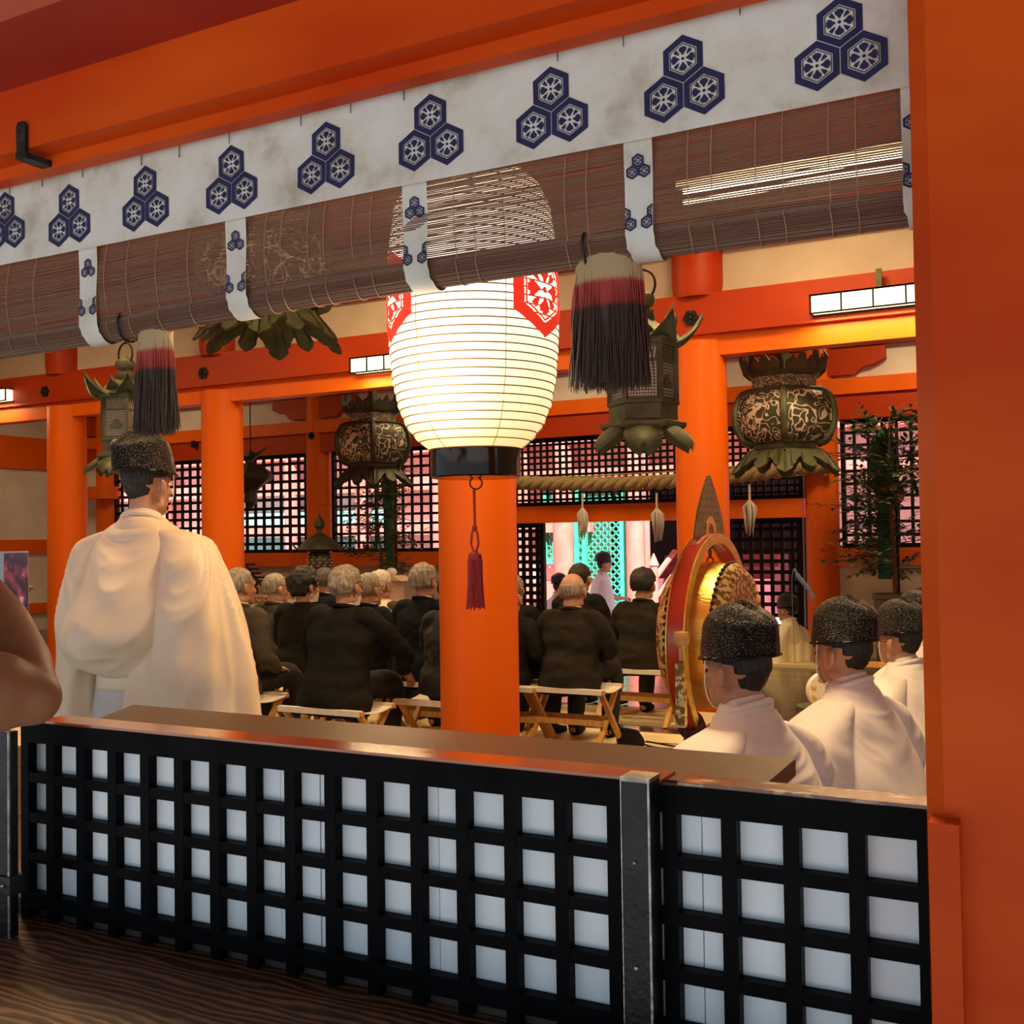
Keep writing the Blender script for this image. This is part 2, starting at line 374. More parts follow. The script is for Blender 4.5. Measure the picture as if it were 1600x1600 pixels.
# six-lobed nail covers
def nailcover(p, parent, r=.06):
    m = MB()
    poly = []
    for k in range(24):
        a = 2*PI*k/24; rr = r*(1+.12*math.cos(6*a)); poly.append((rr*math.cos(a), rr*math.sin(a)))
    m.prism(poly, lambda u, v, w: (p.x+u, p.y-w, p.z+v), .02)
    for k in range(6):
        a = 2*PI*(k+.5)/6; m.ball((p.x+.6*r*math.cos(a), p.y-.022, p.z+.6*r*math.sin(a)), .012, nu=8, nv=6)
    m.ball((p.x, p.y-.024, p.z), .02, nu=8, nv=6)
    o = m.obj('nail_cover', IRON, parent)
for px, py in ((1080, 497), (318, 583), (71, 612)): nailcover(Yp(px, py, by-.16), bm_)
# ---- rear wall
def ZY(px, py, y): return Yp(px, py, y).z
ry = YR
wr = sbox('wall_rear', (XL, ry-.04, 3.0), (XR, ry+.04, 4.25), PLASW)
for a, b in ((XL, -7.0), (-2.6, XR)): sbox('lower_wall', (a, ry-.04, -.1), (b, ry+.04, 1.06), PLAS, wr)
sbox('lintel_rail', (XL, ry-.14, 2.70), (XR, ry+.1, 2.98), VERMD, wr)
sbox('lintel_board', (XL, ry-.18, 2.98), (XR, ry+.12, 3.16), VERM, wr)
sbox('upper_rail', (XL, ry-.16, 3.52), (XR, ry+.12, 3.85), VERMD, wr)
for a, b in ((XL, -7.0), (-2.6, XR)): sbox('sill_rail', (a, ry-.1, 1.04), (b, ry+.1, 1.24), VERM, wr)
# stepped bracket arms over the rear pillars
for x in (-2.52, -9.74, -7.15, -14.1):
    m = MB()
    m.prism([(-.75, 3.5), (-.75, 3.36), (-.62, 3.30), (-.5, 3.28), (-.42, 3.2), (.42, 3.2), (.5, 3.28), (.62, 3.3), (.75, 3.36), (.75, 3.5)], lambda u, v, w: (x+u, ry-.15+w, v), .2)
    m.obj('bracket_arm', VERMD, wr)
for px, py in ((487, 681), (303, 694)): nailcover(Yp(px, py, ry-.18), wr, .055)
MB().box((-14.35, ry-.34, 2.15), (-13.85, ry+.1, 2.35)).obj('bracket_block', VERM, wr)
# lattice windows
def lattice(name, x0, x1, z0, z1, nx, nz, y, w=.035, frame=.05, d=.05, parent=None, kind=True, jit=0):
    o = None
    m = MB()
    m.box((x0, y-d/2-.01, z0), (x1, y+d/2+.01, z0+frame)); m.box((x0, y-d/2-.01, z1-frame), (x1, y+d/2+.01, z1))
    m.box((x0, y-d/2-.01, z0+frame), (x0+frame, y+d/2+.01, z1-frame)); m.box((x1-frame, y-d/2-.01, z0+frame), (x1, y+d/2+.01, z1-frame))
    fr = m.obj(name, BLKM, parent)
    if parent is None and kind: fr['kind'] = 'structure'
    b = MB()
    for i in range(1, nx):
        x = x0+(x1-x0)*i/nx; b.box((x-w/2, y-d/2, z0+frame), (x+w/2, y, z1-frame))
    for j in range(1, nz):
        z = z0+(z1-z0)*j/nz; b.box((x0+frame, y, z-w/2), (x1-frame, y+d/2, z+w/2))
    stuff(b.obj('lattice_bars', BLKM, fr)); return fr
lattice('window_1', -2.30, .3, 1.24, 2.70, 17, 10, ry)
lattice('window_2', -9.50, -7.36, 1.24, 2.70, 14, 11, ry)
wx = Yp(181, 800, ry).x
sbox('infill_wall', (XL, ry-.04, 1.06), (wx, ry+.04, 3.0), PLASW, wr)
lattice('window_3', wx, -9.95, 1.24, 2.70, 24, 11, ry, .045)
lattice('window_4', -6.94, -2.73, 1.82, 2.70, 46, 11, ry, .03)
sbox('door_lintel', (-6.94, ry-.1, 1.60), (-2.73, ry+.1, 1.82), VERM, wr)
sbox('door_sill', (-6.94, ry-.1, -.1), (-2.73, ry+.1, .06), VERM, wr)
# lattice doors
a = Yp(812, 900, ry+.1).x; b = Yp(851, 900, ry+.1).x
lattice('door_1', a-.35, b, .06, 1.60, 7, 15, ry+.12, .05, .06)
a = Yp(1140, 900, ry+.1).x; b = Yp(1256, 900, ry+.1).x
lattice('door_2', a-.1, b, .06, 1.60, 8, 12, ry+.12, .045, .07)

# ============================================================ COURTYARD BEHIND
cy = 17.2
bk = empty('shrine_building', (-7, cy, -.6), 'sunlit red and white shrine building across the rear courtyard', 'building')
def C(p): return (p[0]+7, p[1]-cy, p[2]+.6)
def cbox(name, a, b, m): return MB().box(C(a), C(b)).obj(name, m, bk)
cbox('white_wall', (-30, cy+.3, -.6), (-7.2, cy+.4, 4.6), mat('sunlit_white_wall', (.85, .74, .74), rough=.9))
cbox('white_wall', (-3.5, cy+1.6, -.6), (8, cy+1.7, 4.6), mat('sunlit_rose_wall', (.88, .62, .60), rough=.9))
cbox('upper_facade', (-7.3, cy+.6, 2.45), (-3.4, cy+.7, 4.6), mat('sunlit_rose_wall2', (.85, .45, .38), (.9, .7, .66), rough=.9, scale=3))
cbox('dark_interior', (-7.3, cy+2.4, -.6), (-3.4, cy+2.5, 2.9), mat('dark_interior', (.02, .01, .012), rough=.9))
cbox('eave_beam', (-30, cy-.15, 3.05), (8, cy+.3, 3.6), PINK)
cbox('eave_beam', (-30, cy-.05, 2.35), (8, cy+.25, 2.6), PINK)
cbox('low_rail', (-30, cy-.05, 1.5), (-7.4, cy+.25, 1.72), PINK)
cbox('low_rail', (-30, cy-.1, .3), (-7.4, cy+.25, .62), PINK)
cbox('blue_panel', (-22.5, cy+.1, .65), (-17.6, cy+.2, 2.1), mat('blue_sheet', (.12, .38, .62), rough=.7))
cbox('teal_panel', (-15.9, cy+.1, .65), (-11.6, cy+.2, 2.0), mat('teal_panel', (.18, .62, .60), (.35, .8, .78), rough=.8, scale=9))
cbox('roof_slab', (-32, cy-.3, 4.6), (10, cy+4, 4.8), PINK)
x = -28
while x < 8:
    if not (-7.4 < x < -3.4): MB().lathe([(.15, 0), (.15, 5.2)], C((x, cy, -.6)), 16).obj('column', PINK, bk, True)
    x += 1.75
def col_px(px, w, y, m=PINK):
    p = Yp(px, 850, y); r = w/2*(p.length)/F*.98
    MB().lathe([(r, 0), (r, 5.2)], C((p.x, y, -.6)), 20).obj('column', m, bk, True)
col_px(882, 36, cy); col_px(993, 30, cy-.3); col_px(1010, 12, cy-.1)
# jade diagonal lattice screens
def diag(px0, px1, y, z0, z1):
    x0 = Yp(px0, 860, y).x; x1 = Yp(px1, 860, y).x; m = MB(); s = .135; w = .022
    def clipbar(c, sg):
        # line z = c + sg*x
        pts = []
        for t in range(2):
            xx = (x0, x1)[t]; zz = c+sg*(xx-x0); pts.append((xx, zz))
        (xa, za), (xb, zb) = pts
        def at(z): return x0+(z-c)/sg
        if za < z0: xa, za = at(z0), z0
        if za > z1: xa, za = at(z1), z1
        if zb < z0: xb, zb = at(z0), z0
        if zb > z1: xb, zb = at(z1), z1
        if xb-xa > .02: m.bar(C((xa, y, za)), C((xb, y, zb)), w, .03, (0, 1, 0))
    c = z0-(x1-x0)
    while c < z1+(x1-x0): clipbar(c, 1); clipbar(c+(x1-x0)*0, -1); c += s
    stuff(m.obj('diagonal_lattice', GRNL, bk))
    f = MB()
    for xx in (x0, x1): f.box(C((xx-.04, y-.05, z0)), C((xx+.04, y+.05, z1)))
    f.box(C((x0, y-.04, z0-.06)), C((x1, y+.04, z0+.03))); f.box(C((x0, y-.04, z1)), C((x1, y+.04, z1+.08)))
    f.obj('screen_frame', GRNL, bk)
diag(902, 973, cy+.1, -.3, 2.4); diag(853, 868, cy+.1, 1.0, 2.4); diag(902, 914, cy-.2, -.3, 2.4)
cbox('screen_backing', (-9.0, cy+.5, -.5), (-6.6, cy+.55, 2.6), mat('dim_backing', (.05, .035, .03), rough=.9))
# steps and rail
for k in range(5):
    MB().box(C((-6.9, cy-2.3+k*.45, -.6+k*.13)), C((-4.4, cy+2, -.47+k*.13))).obj('stone_step', STONE, bk)
for k in range(5):
    MB().box(C((-6.6, cy+.3+k*.3, .05+k*.2)), C((-4.5, cy+2.2, .25+k*.2))).obj('wooden_step', mat('rose_step', (.40, .10, .12), rough=.7) if k == 0 else bpy.data.materials['rose_step'], bk)
p0 = Yp(1022, 905, cy-.2); p1 = Yp(1054, 862, cy+1.2)
MB().tube([C((p0.x, p0.y, p0.z)), C((p1.x, p1.y, p1.z))], .05, 8).obj('stair_rail', PINK, bk)
MB().tube([C((p0.x, p0.y, p0.z-.35)), C((p1.x, p1.y, p1.z-.35))], .035, 8).obj('stair_rail', PINK, bk)
MB().lathe([(.07, 0), (.07, 1.5), (.09, 1.52), (.06, 1.6), (.01, 1.72)], C((p0.x, p0.y, -.6)), 14).obj('newel_post', PINK, bk, True)

# ============================================================ FRONT FACADE
YF = 1.6
# lintel, nageshi, eave soffit
XA, XB = -3.4, 2.9
o = sbox('trim_2', (XA, 1.45, 2.2026), (XB, 1.66, 2.333), VERMF); 
o = sbox('trim_3', (XA, 1.503, 2.177), (XB, 1.5386, 2.2026), VERMF)
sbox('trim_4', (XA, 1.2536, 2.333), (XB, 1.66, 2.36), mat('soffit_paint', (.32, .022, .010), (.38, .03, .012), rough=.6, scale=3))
sbox('trim_5', (XA, 1.18, 2.3335), (XB, 1.2536, 2.75), mat('eave_board_skylit_pink', (.60, .12, .07), (.66, .15, .10), rough=.5, scale=5))  # pinkish sky light is put into the board's colour
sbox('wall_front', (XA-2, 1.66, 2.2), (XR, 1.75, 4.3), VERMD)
sbox('wall_front', (XL, 1.66, -.1), (-5.4, 1.75, 4.3), PLASW)
sbox('added_shade_roof', (-12, -3.2, 2.75), (6, 1.7, 2.85), mat('shade_roof_brown', (.10, .06, .035), rough=.8))  # unseen roof slab added to shade the front; dark against red bounce
# big front post with chamfered corner
def octpost(x0, x1, y0, y1, ch, z0, z1, m, name):
    poly = [(x0+ch, y0), (x1-ch, y0), (x1, y0+ch), (x1, y1-ch), (x1-ch, y1), (x0+ch, y1), (x0, y1-ch), (x0, y0+ch)]
    return MB().prism(poly, lambda u, v, w: (u, v, z0+w), z1-z0).obj(name, m)
pxe = Yp(1434, 600, 1.474).x; pch = Yp(1459, 600, 1.44).x-pxe
fp = octpost(pxe, .14, 1.44, 1.745, pch, -.6, 2.333, VERMF, 'front_post')
tag(fp, 'big square orange-red post with chamfered edge filling the right side', 'post')
MB().box((Yp(1453, 1400, 1.41).x, 1.41, -.6), (Yp(1501, 1400, 1.41).x, 1.462, Yp(1470, 1287, 1.41).z)).obj('base_board', VERMF, fp)
# ---- lattice fence
PX = .0587*YF; U0 = -1.2406*YF
fe = empty('lattice_fence', (-1.1, YF, .6), 'black lattice fence with white boards behind it, below the counter', 'fence')
def Fq(x, y, z): return (x+1.1, y-YF, z-.6)
zt = H-.2430*YF; zo = H-.2700*YF; pz = .0543*YF; hb = .0135*YF; zb = zo-3*pz-.0408*YF
xl = -1.291*YF; xr = -.117*YF
MB().box(Fq(xl, YF, zo), Fq(xr, YF+.0225, zt)).obj('top_rail', BLK, fe)
MB().box(Fq(xl, YF-.001, zb-.034), Fq(xr, YF+.0225, zb)).obj('bottom_rail', BLK, fe)
for k in range(3):
    z = zo-(k+1)*pz
    MB().box(Fq(xl, YF+.001, z), Fq(xr, YF+.0223, z+hb)).obj('horizontal_bar', BLK, fe)
bw = .0150*YF
vb = MB().box((0, 0, 0), (bw, .0222, zo-(zb-.060)))
v0 = None
for k in range(-1, 20):
    x = U0+k*PX
    if k == -1: xx = xl
    else: xx = x
    if k == 19: break
    loc = Fq(xx, YF, zb-.060)
    if v0 is None: v0 = vb.obj('vertical_bar', BLK, fe); v0.location = loc
    else: inst(v0, 'vertical_bar', fe, loc)
MB().box(Fq(U0+19*PX, YF, zb-.06), Fq(xr, YF+.0225, zo)).obj('end_stile', BLK, fe)
# white boards behind
bx = [xl+.01, -1.62, -1.26, -.847*YF, -1.0, -.66, -.343*YF+.03, xr]
bx = sorted(bx)
for i in range(len(bx)-1):
    MB().box(Fq(bx[i], YF+.0235+(i % 2)*.0015, zb-.03), Fq(bx[i+1]-.0025, YF+.037, zt-.03)).obj('white_board', PANEL, fe)
# counter rail top (worn brown surface on the right)
WORN = mat('worn_brown_paint', (.10, .030, .018), (.62, .42, .28), rough=.25, scale=30, stretch=(.5, 2, 1), lo=.56, hi=.66, coat=.5, detail=8, bump=.2, bscale=70)
REDG = mat('gloss_orange_reflection', (.24, .050, .018), (.30, .07, .025), rough=.14, scale=6, coat=.7)  # orange reflection put into the rail's red-brown base colour
MB().box(Fq(-.345*YF, YF+.004, zt), Fq(xr+.02, YF+.062, zt+.006)).obj('rail_cap', WORN, fe)
MB().box(Fq(xl+.05, YF+.004, zt), Fq(-.362*YF, YF+.075, zt+.006)).obj('rail_cap', REDG, fe)
# counter plank
zc = H-.2375*1.676+.0
pfar = 1.676*.2375/.2069
cp = empty('counter_plank', (-1.3, 1.8, zc-.03), 'long polished brown counter plank behind the lattice fence top', 'counter')
xe = -.2627*1.676; xe2 = -.2293*pfar
m = MB().prism([(-1.95, 1.676), (xe, 1.676), (xe2, pfar), (-2.07, pfar)], lambda u, v, w: (u+1.3, v-1.8, w), .03)
m.obj('plank', COUNTER, cp)
for x in (-1.9, -1.2, -.6):
    MB().box((x+1.3, 1.72-1.8, -zc+.03), (x+1.36, pfar-.06-1.8, 0)).obj('leg', BLKM, cp)
# metal gate post
xp = -.3905*YF
gp = empty('steel_gate_post', (xp, 1.55, .3), 'black painted square steel gate post with bare worn top in front of the fence', 'post')
MB().box((0, 0, -.9), (.046, .048, zt+.012-.3)).obj('post', STEELB, gp)
mcap = MB(); mcap.box((-.001, -.001, zt+.012-.3), (.047, .049, zt+.0185-.3))
mcap.obj('cap', STEEL, gp)
me_ = MB(); me_.box((.0435, -.0012, .05), (.0468, .003, zt+.012-.3)); me_.box((-.0008, -.0012, .05), (.0008, .002, zt+.012-.3)); me_.obj('worn_edge', STEEL, gp)
for z in (.60, .44, .285):
    MB().lathe([(.0035, 0), (.0035, .002), (.002, .003)], (.021, -.0008, z), 10, Matrix.Rotation(PI/2, 4, 'X')).obj('screw', STEEL, gp)
MB().box((-.008, -.012, -.2), (.012, -.002, .22)).obj('clamp_plate', IRON, gp)
MB().box((.032, -.012, -.2), (.060, -.002, .215)).obj('clamp_plate', IRON, gp)
# black door frame post at left edge with hinge
q0 = Yp(-6, 1300, 1.5); q1 = Yp(14, 1300, 1.5)
lp = empty('iron_door_post', (q0.x, 1.5, .3), 'narrow black iron door post with worn edge at the left picture edge', 'post')
MB().box((-.05, 0, -.9), (q1.x-q0.x, .022, zt+.0-.3)).obj('post', STEELB, lp)
MB().box((q1.x-q0.x-.003, -.001, -.9), (q1.x-q0.x+.0008, .003, zt-.3)).obj('worn_edge', STEEL, lp)
hz = Yp(20, 1385, 1.5).z
MB().box((.0, -.006, hz-.3-.02), (.05, .03, hz-.3+.018)).obj('hinge', IRON, lp)
for dx in (.01, .03): MB().ball((dx, -.008, hz-.3), .004, nu=8, nv=6).obj('bolt', STEEL, lp)
MB().box((q1.x-q0.x-.02, .17, -.9), (q1.x-q0.x+.09, .21, zt-.3-.02)).obj('inner_jamb', mat('brown_jamb', (.06, .03, .022), rough=.6), lp)
# foreground bench plank
zbn = zb-.058
bn = MB().box((-3.4, -.20, -.05), (-.215, .20, 0)).obj('wooden_bench', BENCH); bn.location = (0, 1.42, zbn)
tag(bn, 'dark weathered wooden bench plank with strong grain in the bottom left foreground', 'bench')
lb = MB().box((-3.4, 1.625, zbn-.6), (-.2, 1.66, zbn+.03)).obj('skirting_board', mat('dark_brown_board', (.055, .030, .024), (.09, .05, .038), rough=.6, scale=6)); tag(lb, 'dark brown board running below the lattice fence', 'board')
for x in (-2.6, -1.4, -.4): MB().box((x, -.17, -.9), (x+.08, .12, -.05)).obj('leg', BENCH, bn)

# ============================================================ CREST PRINTS
def hexpt(R, k): a = PI/2+k*PI/3; return (R*math.cos(a), R*math.sin(a))
def crest_geo(m, cx, cz, R, fn, sub=4, tri=True, small=False):
    def ring(cx, cz, Ra, Rb):
        for k in range(6):
            for s_ in range(sub):
                q = []
                for (RR, ss) in ((Ra, s_), (Ra, s_+1), (Rb, s_+1), (Rb, s_)):
                    a = hexpt(RR, k); b = hexpt(RR, k+1); t = ss/sub
                    q.append((cx+a[0]*(1-t)+b[0]*t, cz+a[1]*(1-t)+b[1]*t))
                m.add([fn(*p) for p in q], [(0, 1, 2, 3)])
    def fan(cx, cz, pts):
        c = (sum(p[0] for p in pts)/len(pts), sum(p[1] for p in pts)/len(pts))
        vs = [fn(cx+c[0], cz+c[1])]+[fn(cx+p[0], cz+p[1]) for p in pts]
        m.add(vs, [(0, i+1, (i+1) % len(pts)+1) for i in range(len(pts))])
    cs = [(0, 1.02)]+[(-.885, -.51), (.885, -.51)] if tri else [(0, 0)]
    for (a, b) in cs:
        X = cx+a*R; Z = cz+b*R
        ring(X, Z, R, R*(.83 if False else .70)); ring(X, Z, R*.655, R*.61)
        for k in range(4):
            a0 = PI/2+k*PI/2; pts = []
            for da, r in ((-.16, .15), (-.30, .26), (-.46, .38), (-.34, .50), (-.22, .47), (-.12, .53), (0, .50), (.12, .53), (.22, .47), (.34, .50), (.46, .38), (.30, .26), (.16, .15)):
                pts.append((R*r*math.cos(a0+da), R*r*math.sin(a0+da)))
            fan(X, Z, pts)
            a0 += PI/4; pts = []
            for da, r in ((-.05, .22), (-.20, .42), (-.14, .52), (0, .48), (.14, .52), (.20, .42), (.05, .22)):
                pts.append((R*r*math.cos(a0+da), R*r*math.sin(a0+da)))
            fan(X, Z, pts)
        pts = [(R*.07*math.cos(t*PI/4), R*.07*math.sin(t*PI/4)) for t in range(8)]; fan(X, Z, pts)
# curtain
YC = 1.56
ct, cb_ = H+.5085*YC, H+.397*YC
def cy_(x, z):
    t = (ct-z)/(ct-cb_)
    return YC+.004*noise.noise(Vector((x*3, z*4, 1)))*(.4+t)+.0015*math.sin(x*26+2*math.sin(x*3))*(1-t*.6)
cur = MB().grid(lambda u, v: (XA+(-.1165*YC-XA)*u, cy_(XA+(-.1165*YC-XA)*u, ct+(cb_-ct)*v), ct+(cb_-ct)*v), 260, 16).obj('banner_curtain', CLOTH, None, 'all')
tag(cur, 'long white cloth banner printed with navy hexagon flower crests below the lintel', 'curtain')
for px, py in ((8, 350), (108, 340), (228, 314), (361, 284), (509, 250), (673, 211), (861, 172), (1068, 127), (1313, 73)):
    p = Yp(px, py, YC); m = MB()
    crest_geo(m, p.x, p.z-.003, .0368, lambda x, z: (x, cy_(x, z)-.0012, z))
    m.obj('crest', NAVY, cur)
p = Yp(-150, 370, YC); m = MB(); crest_geo(m, p.x, p.z, .0368, lambda x, z: (x, cy_(x, z)-.0012, z)); m.obj('crest', NAVY, cur)
for px, py in ((15, 288), (66, 277), (129, 262), (221, 243), (280, 230), (358, 208), (470, 180), (548, 160), (631, 140), (871, 78), (974, 55), (1156, 5)):
    p = Yp(px, py+8, YC-.004)
    MB().bar((p.x, p.y, p.z-.01), (p.x, p.y, p.z+.014), .0012, .0012, (0, 1, 0)).obj('pin', IRON, cur)
# narrow batten under the nageshi from which the curtain hangs
bt = MB().box((XA, YC+.004, ct-.014), (-.12*YC, YC+.02, ct+.006)).obj('hanging_batten', VERMF); tag(bt, 'thin orange batten the banner hangs from', 'batten')
# ---- bamboo blind
YB = 1.585
bl = empty('bamboo_blind', (-1.5, YB, 2.0), 'rolled-up dark bamboo blind hanging below the white banner', 'blind')
def Bq(x, y, z): return (x+1.5, y-YB, z-2.0)
RR = .026
def zroll(x):   # centre height of the roll
    u = x/YB
    t = .2745 + (.0065*(1-((u+.55)/.5)**2) if u > -1.05 else -.003-.010*(-1.05-u))
    return H+t*YB+RR+.012*0
xs = [XA+(-.1175*YB-XA)*i/44 for i in range(45)]
def blindz(x, t):
    z1 = H+.399*YB+.004; z0 = zroll(x); return z1+(z0-z1)*t
m = MB(); ns = 50
for k in range(ns):
    t = k/ns; w0 = .00106+.00022*random.random(); ph = random.random()*9; dx = random.uniform(-.01, .01)
    vs = []; fs = []
    for i, x in enumerate(xs):
        z = blindz(x, t)+.0009*noise.noise(Vector((x*5, k*3.1, 0)))+.0003*random.uniform(-1, 1); y = YB+.002*math.sin(x*9+t*3)-.010*math.sin(t*PI)
        ww = w0*(1+.25*noise.noise(Vector((x*2.2+ph, k, 5))))
        for a, b in ((-.0006, -ww), (.0006, -ww), (.0006, ww), (-.0006, ww)): vs.append(Bq(x, y+a, z+b))
        if i: o_ = (i-1)*4; fs += [(o_+q, o_+(q+1) % 4, o_+4+(q+1) % 4, o_+4+q) for q in range(4)]
    m.add(vs, fs)
stuff(m.obj('bamboo_slats', BAMBOO, bl))
m = MB(); na = 54
for k in range(na):
    a = 2*PI*k/na; a_r = RR*(1+.02*math.sin(k*2.3)); vs = []; fs = []
    for i, x in enumerate(xs):
        r_ = a_r+.0007*noise.noise(Vector((x*4, k*2., 3))); z = zroll(x)+r_*math.sin(a); y = YB+RR*.8+r_*math.cos(a)
        for da, dr in ((-.0012, 0), (0, -.0012), (.0012, 0), (0, .0010)):
            vs.append(Bq(x, y+dr*math.cos(a)-da*math.sin(a), z+dr*math.sin(a)+da*math.cos(a)))
        if i: o_ = (i-1)*4; fs += [(o_+q, o_+(q+1) % 4, o_+4+(q+1) % 4, o_+4+q) for q in range(4)]
    m.add(vs, fs)
stuff(m.obj('rolled_slats', BAMBOO, bl))
m = MB(); m.tube([Bq(x, YB+RR*.8, zroll(x)) for x in xs], RR*.95, 20); m.obj('roll_core', mat('dark_roll_core', (.05, .028, .02), rough=.8), bl)
# threads
for px in (18, 60, 170, 205, 250, 300, 420, 445, 487, 512, 556, 585, 715, 746, 888, 922, 1080, 1117, 1186, 1228, 1300, 1343):
    x = Yp(px, 380, YB).x
    m = MB()
    pts = [Bq(x, YB-.012*math.sin(i/12*PI)-.002, blindz(x, i/12*.93)) for i in range(13)]
    m.tube(pts, .0008, 5)
    pts = [Bq(x+.0015*math.sin(a*3), YB+RR*.8-(RR+.0022)*math.cos(a), zroll(x)-(RR+.0022)*math.sin(a)) for a in [i*PI/10-.5 for i in range(12)]]
    m.tube(pts, .0008, 5)
    m.obj('binding_thread', THREAD, bl)
# crest bands
def band(pxc, w, lastcut):
    x0 = Yp(pxc, 300, YB-.013).x-w/2; x1 = x0+w; xm = (x0+x1)/2
    L1 = (H+.399*YB)-zroll(xm); Lr = PI*RR*1.15
    def P(x, s):   # s = distance down from the top
        if s < L1:
            return Bq(x, YB-.0135-.0015*math.sin(s*40+x*30), H+.400*YB-s)
        a = (s-L1)/(RR+.004)
        return Bq(x+.006*math.sin(min(a, PI)/2)*0, YB+RR*.8-(RR+.0045)*math.cos(a)-.0*a, zroll(x)-(RR+.0045)*math.sin(a)*1.05)
    o = MB().grid(lambda u, v: P(x0+w*u+(.004*(v > .7)), v*(L1+Lr)), 6, 40).obj('crest_band', CLOTH, bl, 'all')
    m = MB()
    def fn(x, z): 
        p = Vector(P(x, z)); return (p.x, p.y-.0015, p.z)
    def fn2(x, z): return fn(min(max(x, x0+.0005), x1-.0005), -z)
    crest_geo(m, xm, -.055, .0112, fn2, 1); m.obj('crest', NAVY, o)
    for sx, pos in ((-1, .3), (1, .3)):
        m = MB(); crest_geo(m, xm+sx*w*.5, -(.137), .0112, fn2, 1); m.obj('crest', NAVY, o)
for pxc, w in ((137, .052), (368, .050), (648, .050), (998, .047), (1437, .044)): band(pxc, w, 0)
# hooks holding the roll
for px, py in ((190, 505), (914, 378)):
    p = Yp(px, py, YB)
    x = p.x
    hk = empty('blind_hook', (x, YB, zroll(x)), 'curved black iron hook holding the blind roll, '+('left one by the small red tassel' if px < 500 else 'right one by the big red tassel'), 'hook')
    pts = [(0, RR*.8-(RR+.006)*math.cos(a), -(RR+.006)*math.sin(a)) for a in [i*PI/12-.9 for i in range(14)]]
    MB().tube(pts, .0028, 8).obj('hook', IRON, hk)
# hair tassels
def tasselmat(name, za, zb2, h0):
    m, t, b = nt(name, .6)
    N = t.nodes; L = t.links
    tc = N.new('ShaderNodeTexCoord'); sp = N.new('ShaderNodeSeparateXYZ'); r = N.new('ShaderNodeValToRGB'); mr = N.new('ShaderNodeMapRange')
    mr.inputs['From Min'].default_value = -h0; mr.inputs['From Max'].default_value = 0
    nz = N.new('ShaderNodeTexNoise'); nz.inputs['Scale'].default_value = 90
    ad = N.new('ShaderNodeMath'); ad.operation = 'MULTIPLY_ADD'; ad.inputs[1].default_value = .03
    L.new(tc.outputs['Object'], sp.inputs[0]); L.new(tc.outputs['Object'], nz.inputs['Vector']); L.new(nz.outputs['Fac'], ad.inputs[0]); L.new(sp.outputs[2], mr.inputs[0]); L.new(mr.outputs[0], ad.inputs[2]); L.new(ad.outputs[0], r.inputs[0])
    e = r.color_ramp.elements; e[0].position = 0; e[0].color = (.060, .026, .018, 1); e[1].position = 1; e[1].color = (.50, .36, .20, 1)
    for pos, c in ((zb2-.02, (.05, .022, .016, 1)), (zb2+.02, (.34, .035, .025, 1)), (za-.02, (.38, .045, .035, 1)), (za+.02, (.46, .33, .18, 1))):
        x = e.new(pos); x.color = c
    L.new(r.outputs[0], b.inputs['Base Color']); return m
def tassel(px, top, bot, wpx, y, label, n=520):
    p = Yp(px, top, y); q = Yp(px, bot, y); h = p.z-q.z; w = wpx/F*p.length*.97
    e_ = empty('hair_tassel', p, label, 'tassel'); tm = tasselmat('tassel_dye', .80, .62, h)
    m = MB()
    for k in range(n):
        a = random.random()*2*PI; r = math.sqrt(random.random()); side = 1 if math.cos(a) > 0 else -1
        x0 = r*math.cos(a)*w*.36; y0 = r*math.sin(a)*w*.22; x1 = r*math.cos(a)*w*(.5+.04*random.random()); y1 = r*math.sin(a)*w*.36
        hh = h*(.95+.08*random.random()-.03*r); cur_ = random.uniform(-1, 1)*.004
        pts = []
        for i in range(7):
            t = i/6; bul = math.sin(t*PI)*.004
            pts.append((x0+(x1-x0)*t**.5+cur_*math.sin(t*4)+random.uniform(-.0012, .0012), y0+(y1-y0)*t+random.uniform(-.001, .001), -hh*t))
        m.tube(pts, [.0013]*6+[.0005], 4, False)
    stuff(m.obj('strands', tm, e_, 'all', fix=False))
    MB().lathe([(.006, .012), (w*.30, .006), (w*.42, -.01), (w*.40, -h*.9), (w*.3, -h*.95)], (0, 0, 0), 16, Matrix.Diagonal((1, .6, 1, 1))).obj('core', tm, e_, True)
tassel(950, 397, 611, 92, YB+.03, 'big beige, red and dark purple hair tassel right of the paper lantern')
tassel(243, 512, 680, 60, YB+.03, 'smaller beige, red and purple hair tassel above the standing priest')
# iron bracket on the lintel, far left
p = Yp(38, 215, 1.45)
br = empty('iron_bracket', p, 'black iron L bracket nailed under the lintel at upper left', 'bracket')
MB().prism([(-.012, -.038), (.013, -.038), (.013, .022), (.006, .030), (-.008, .030), (-.014, .02)], lambda u, v, w: (u, -w-.001, v), .008).obj('plate', IRON, br)
MB().box((-.014, -.01, -.046), (.016, .062, -.034)).obj('arm', IRON, br)

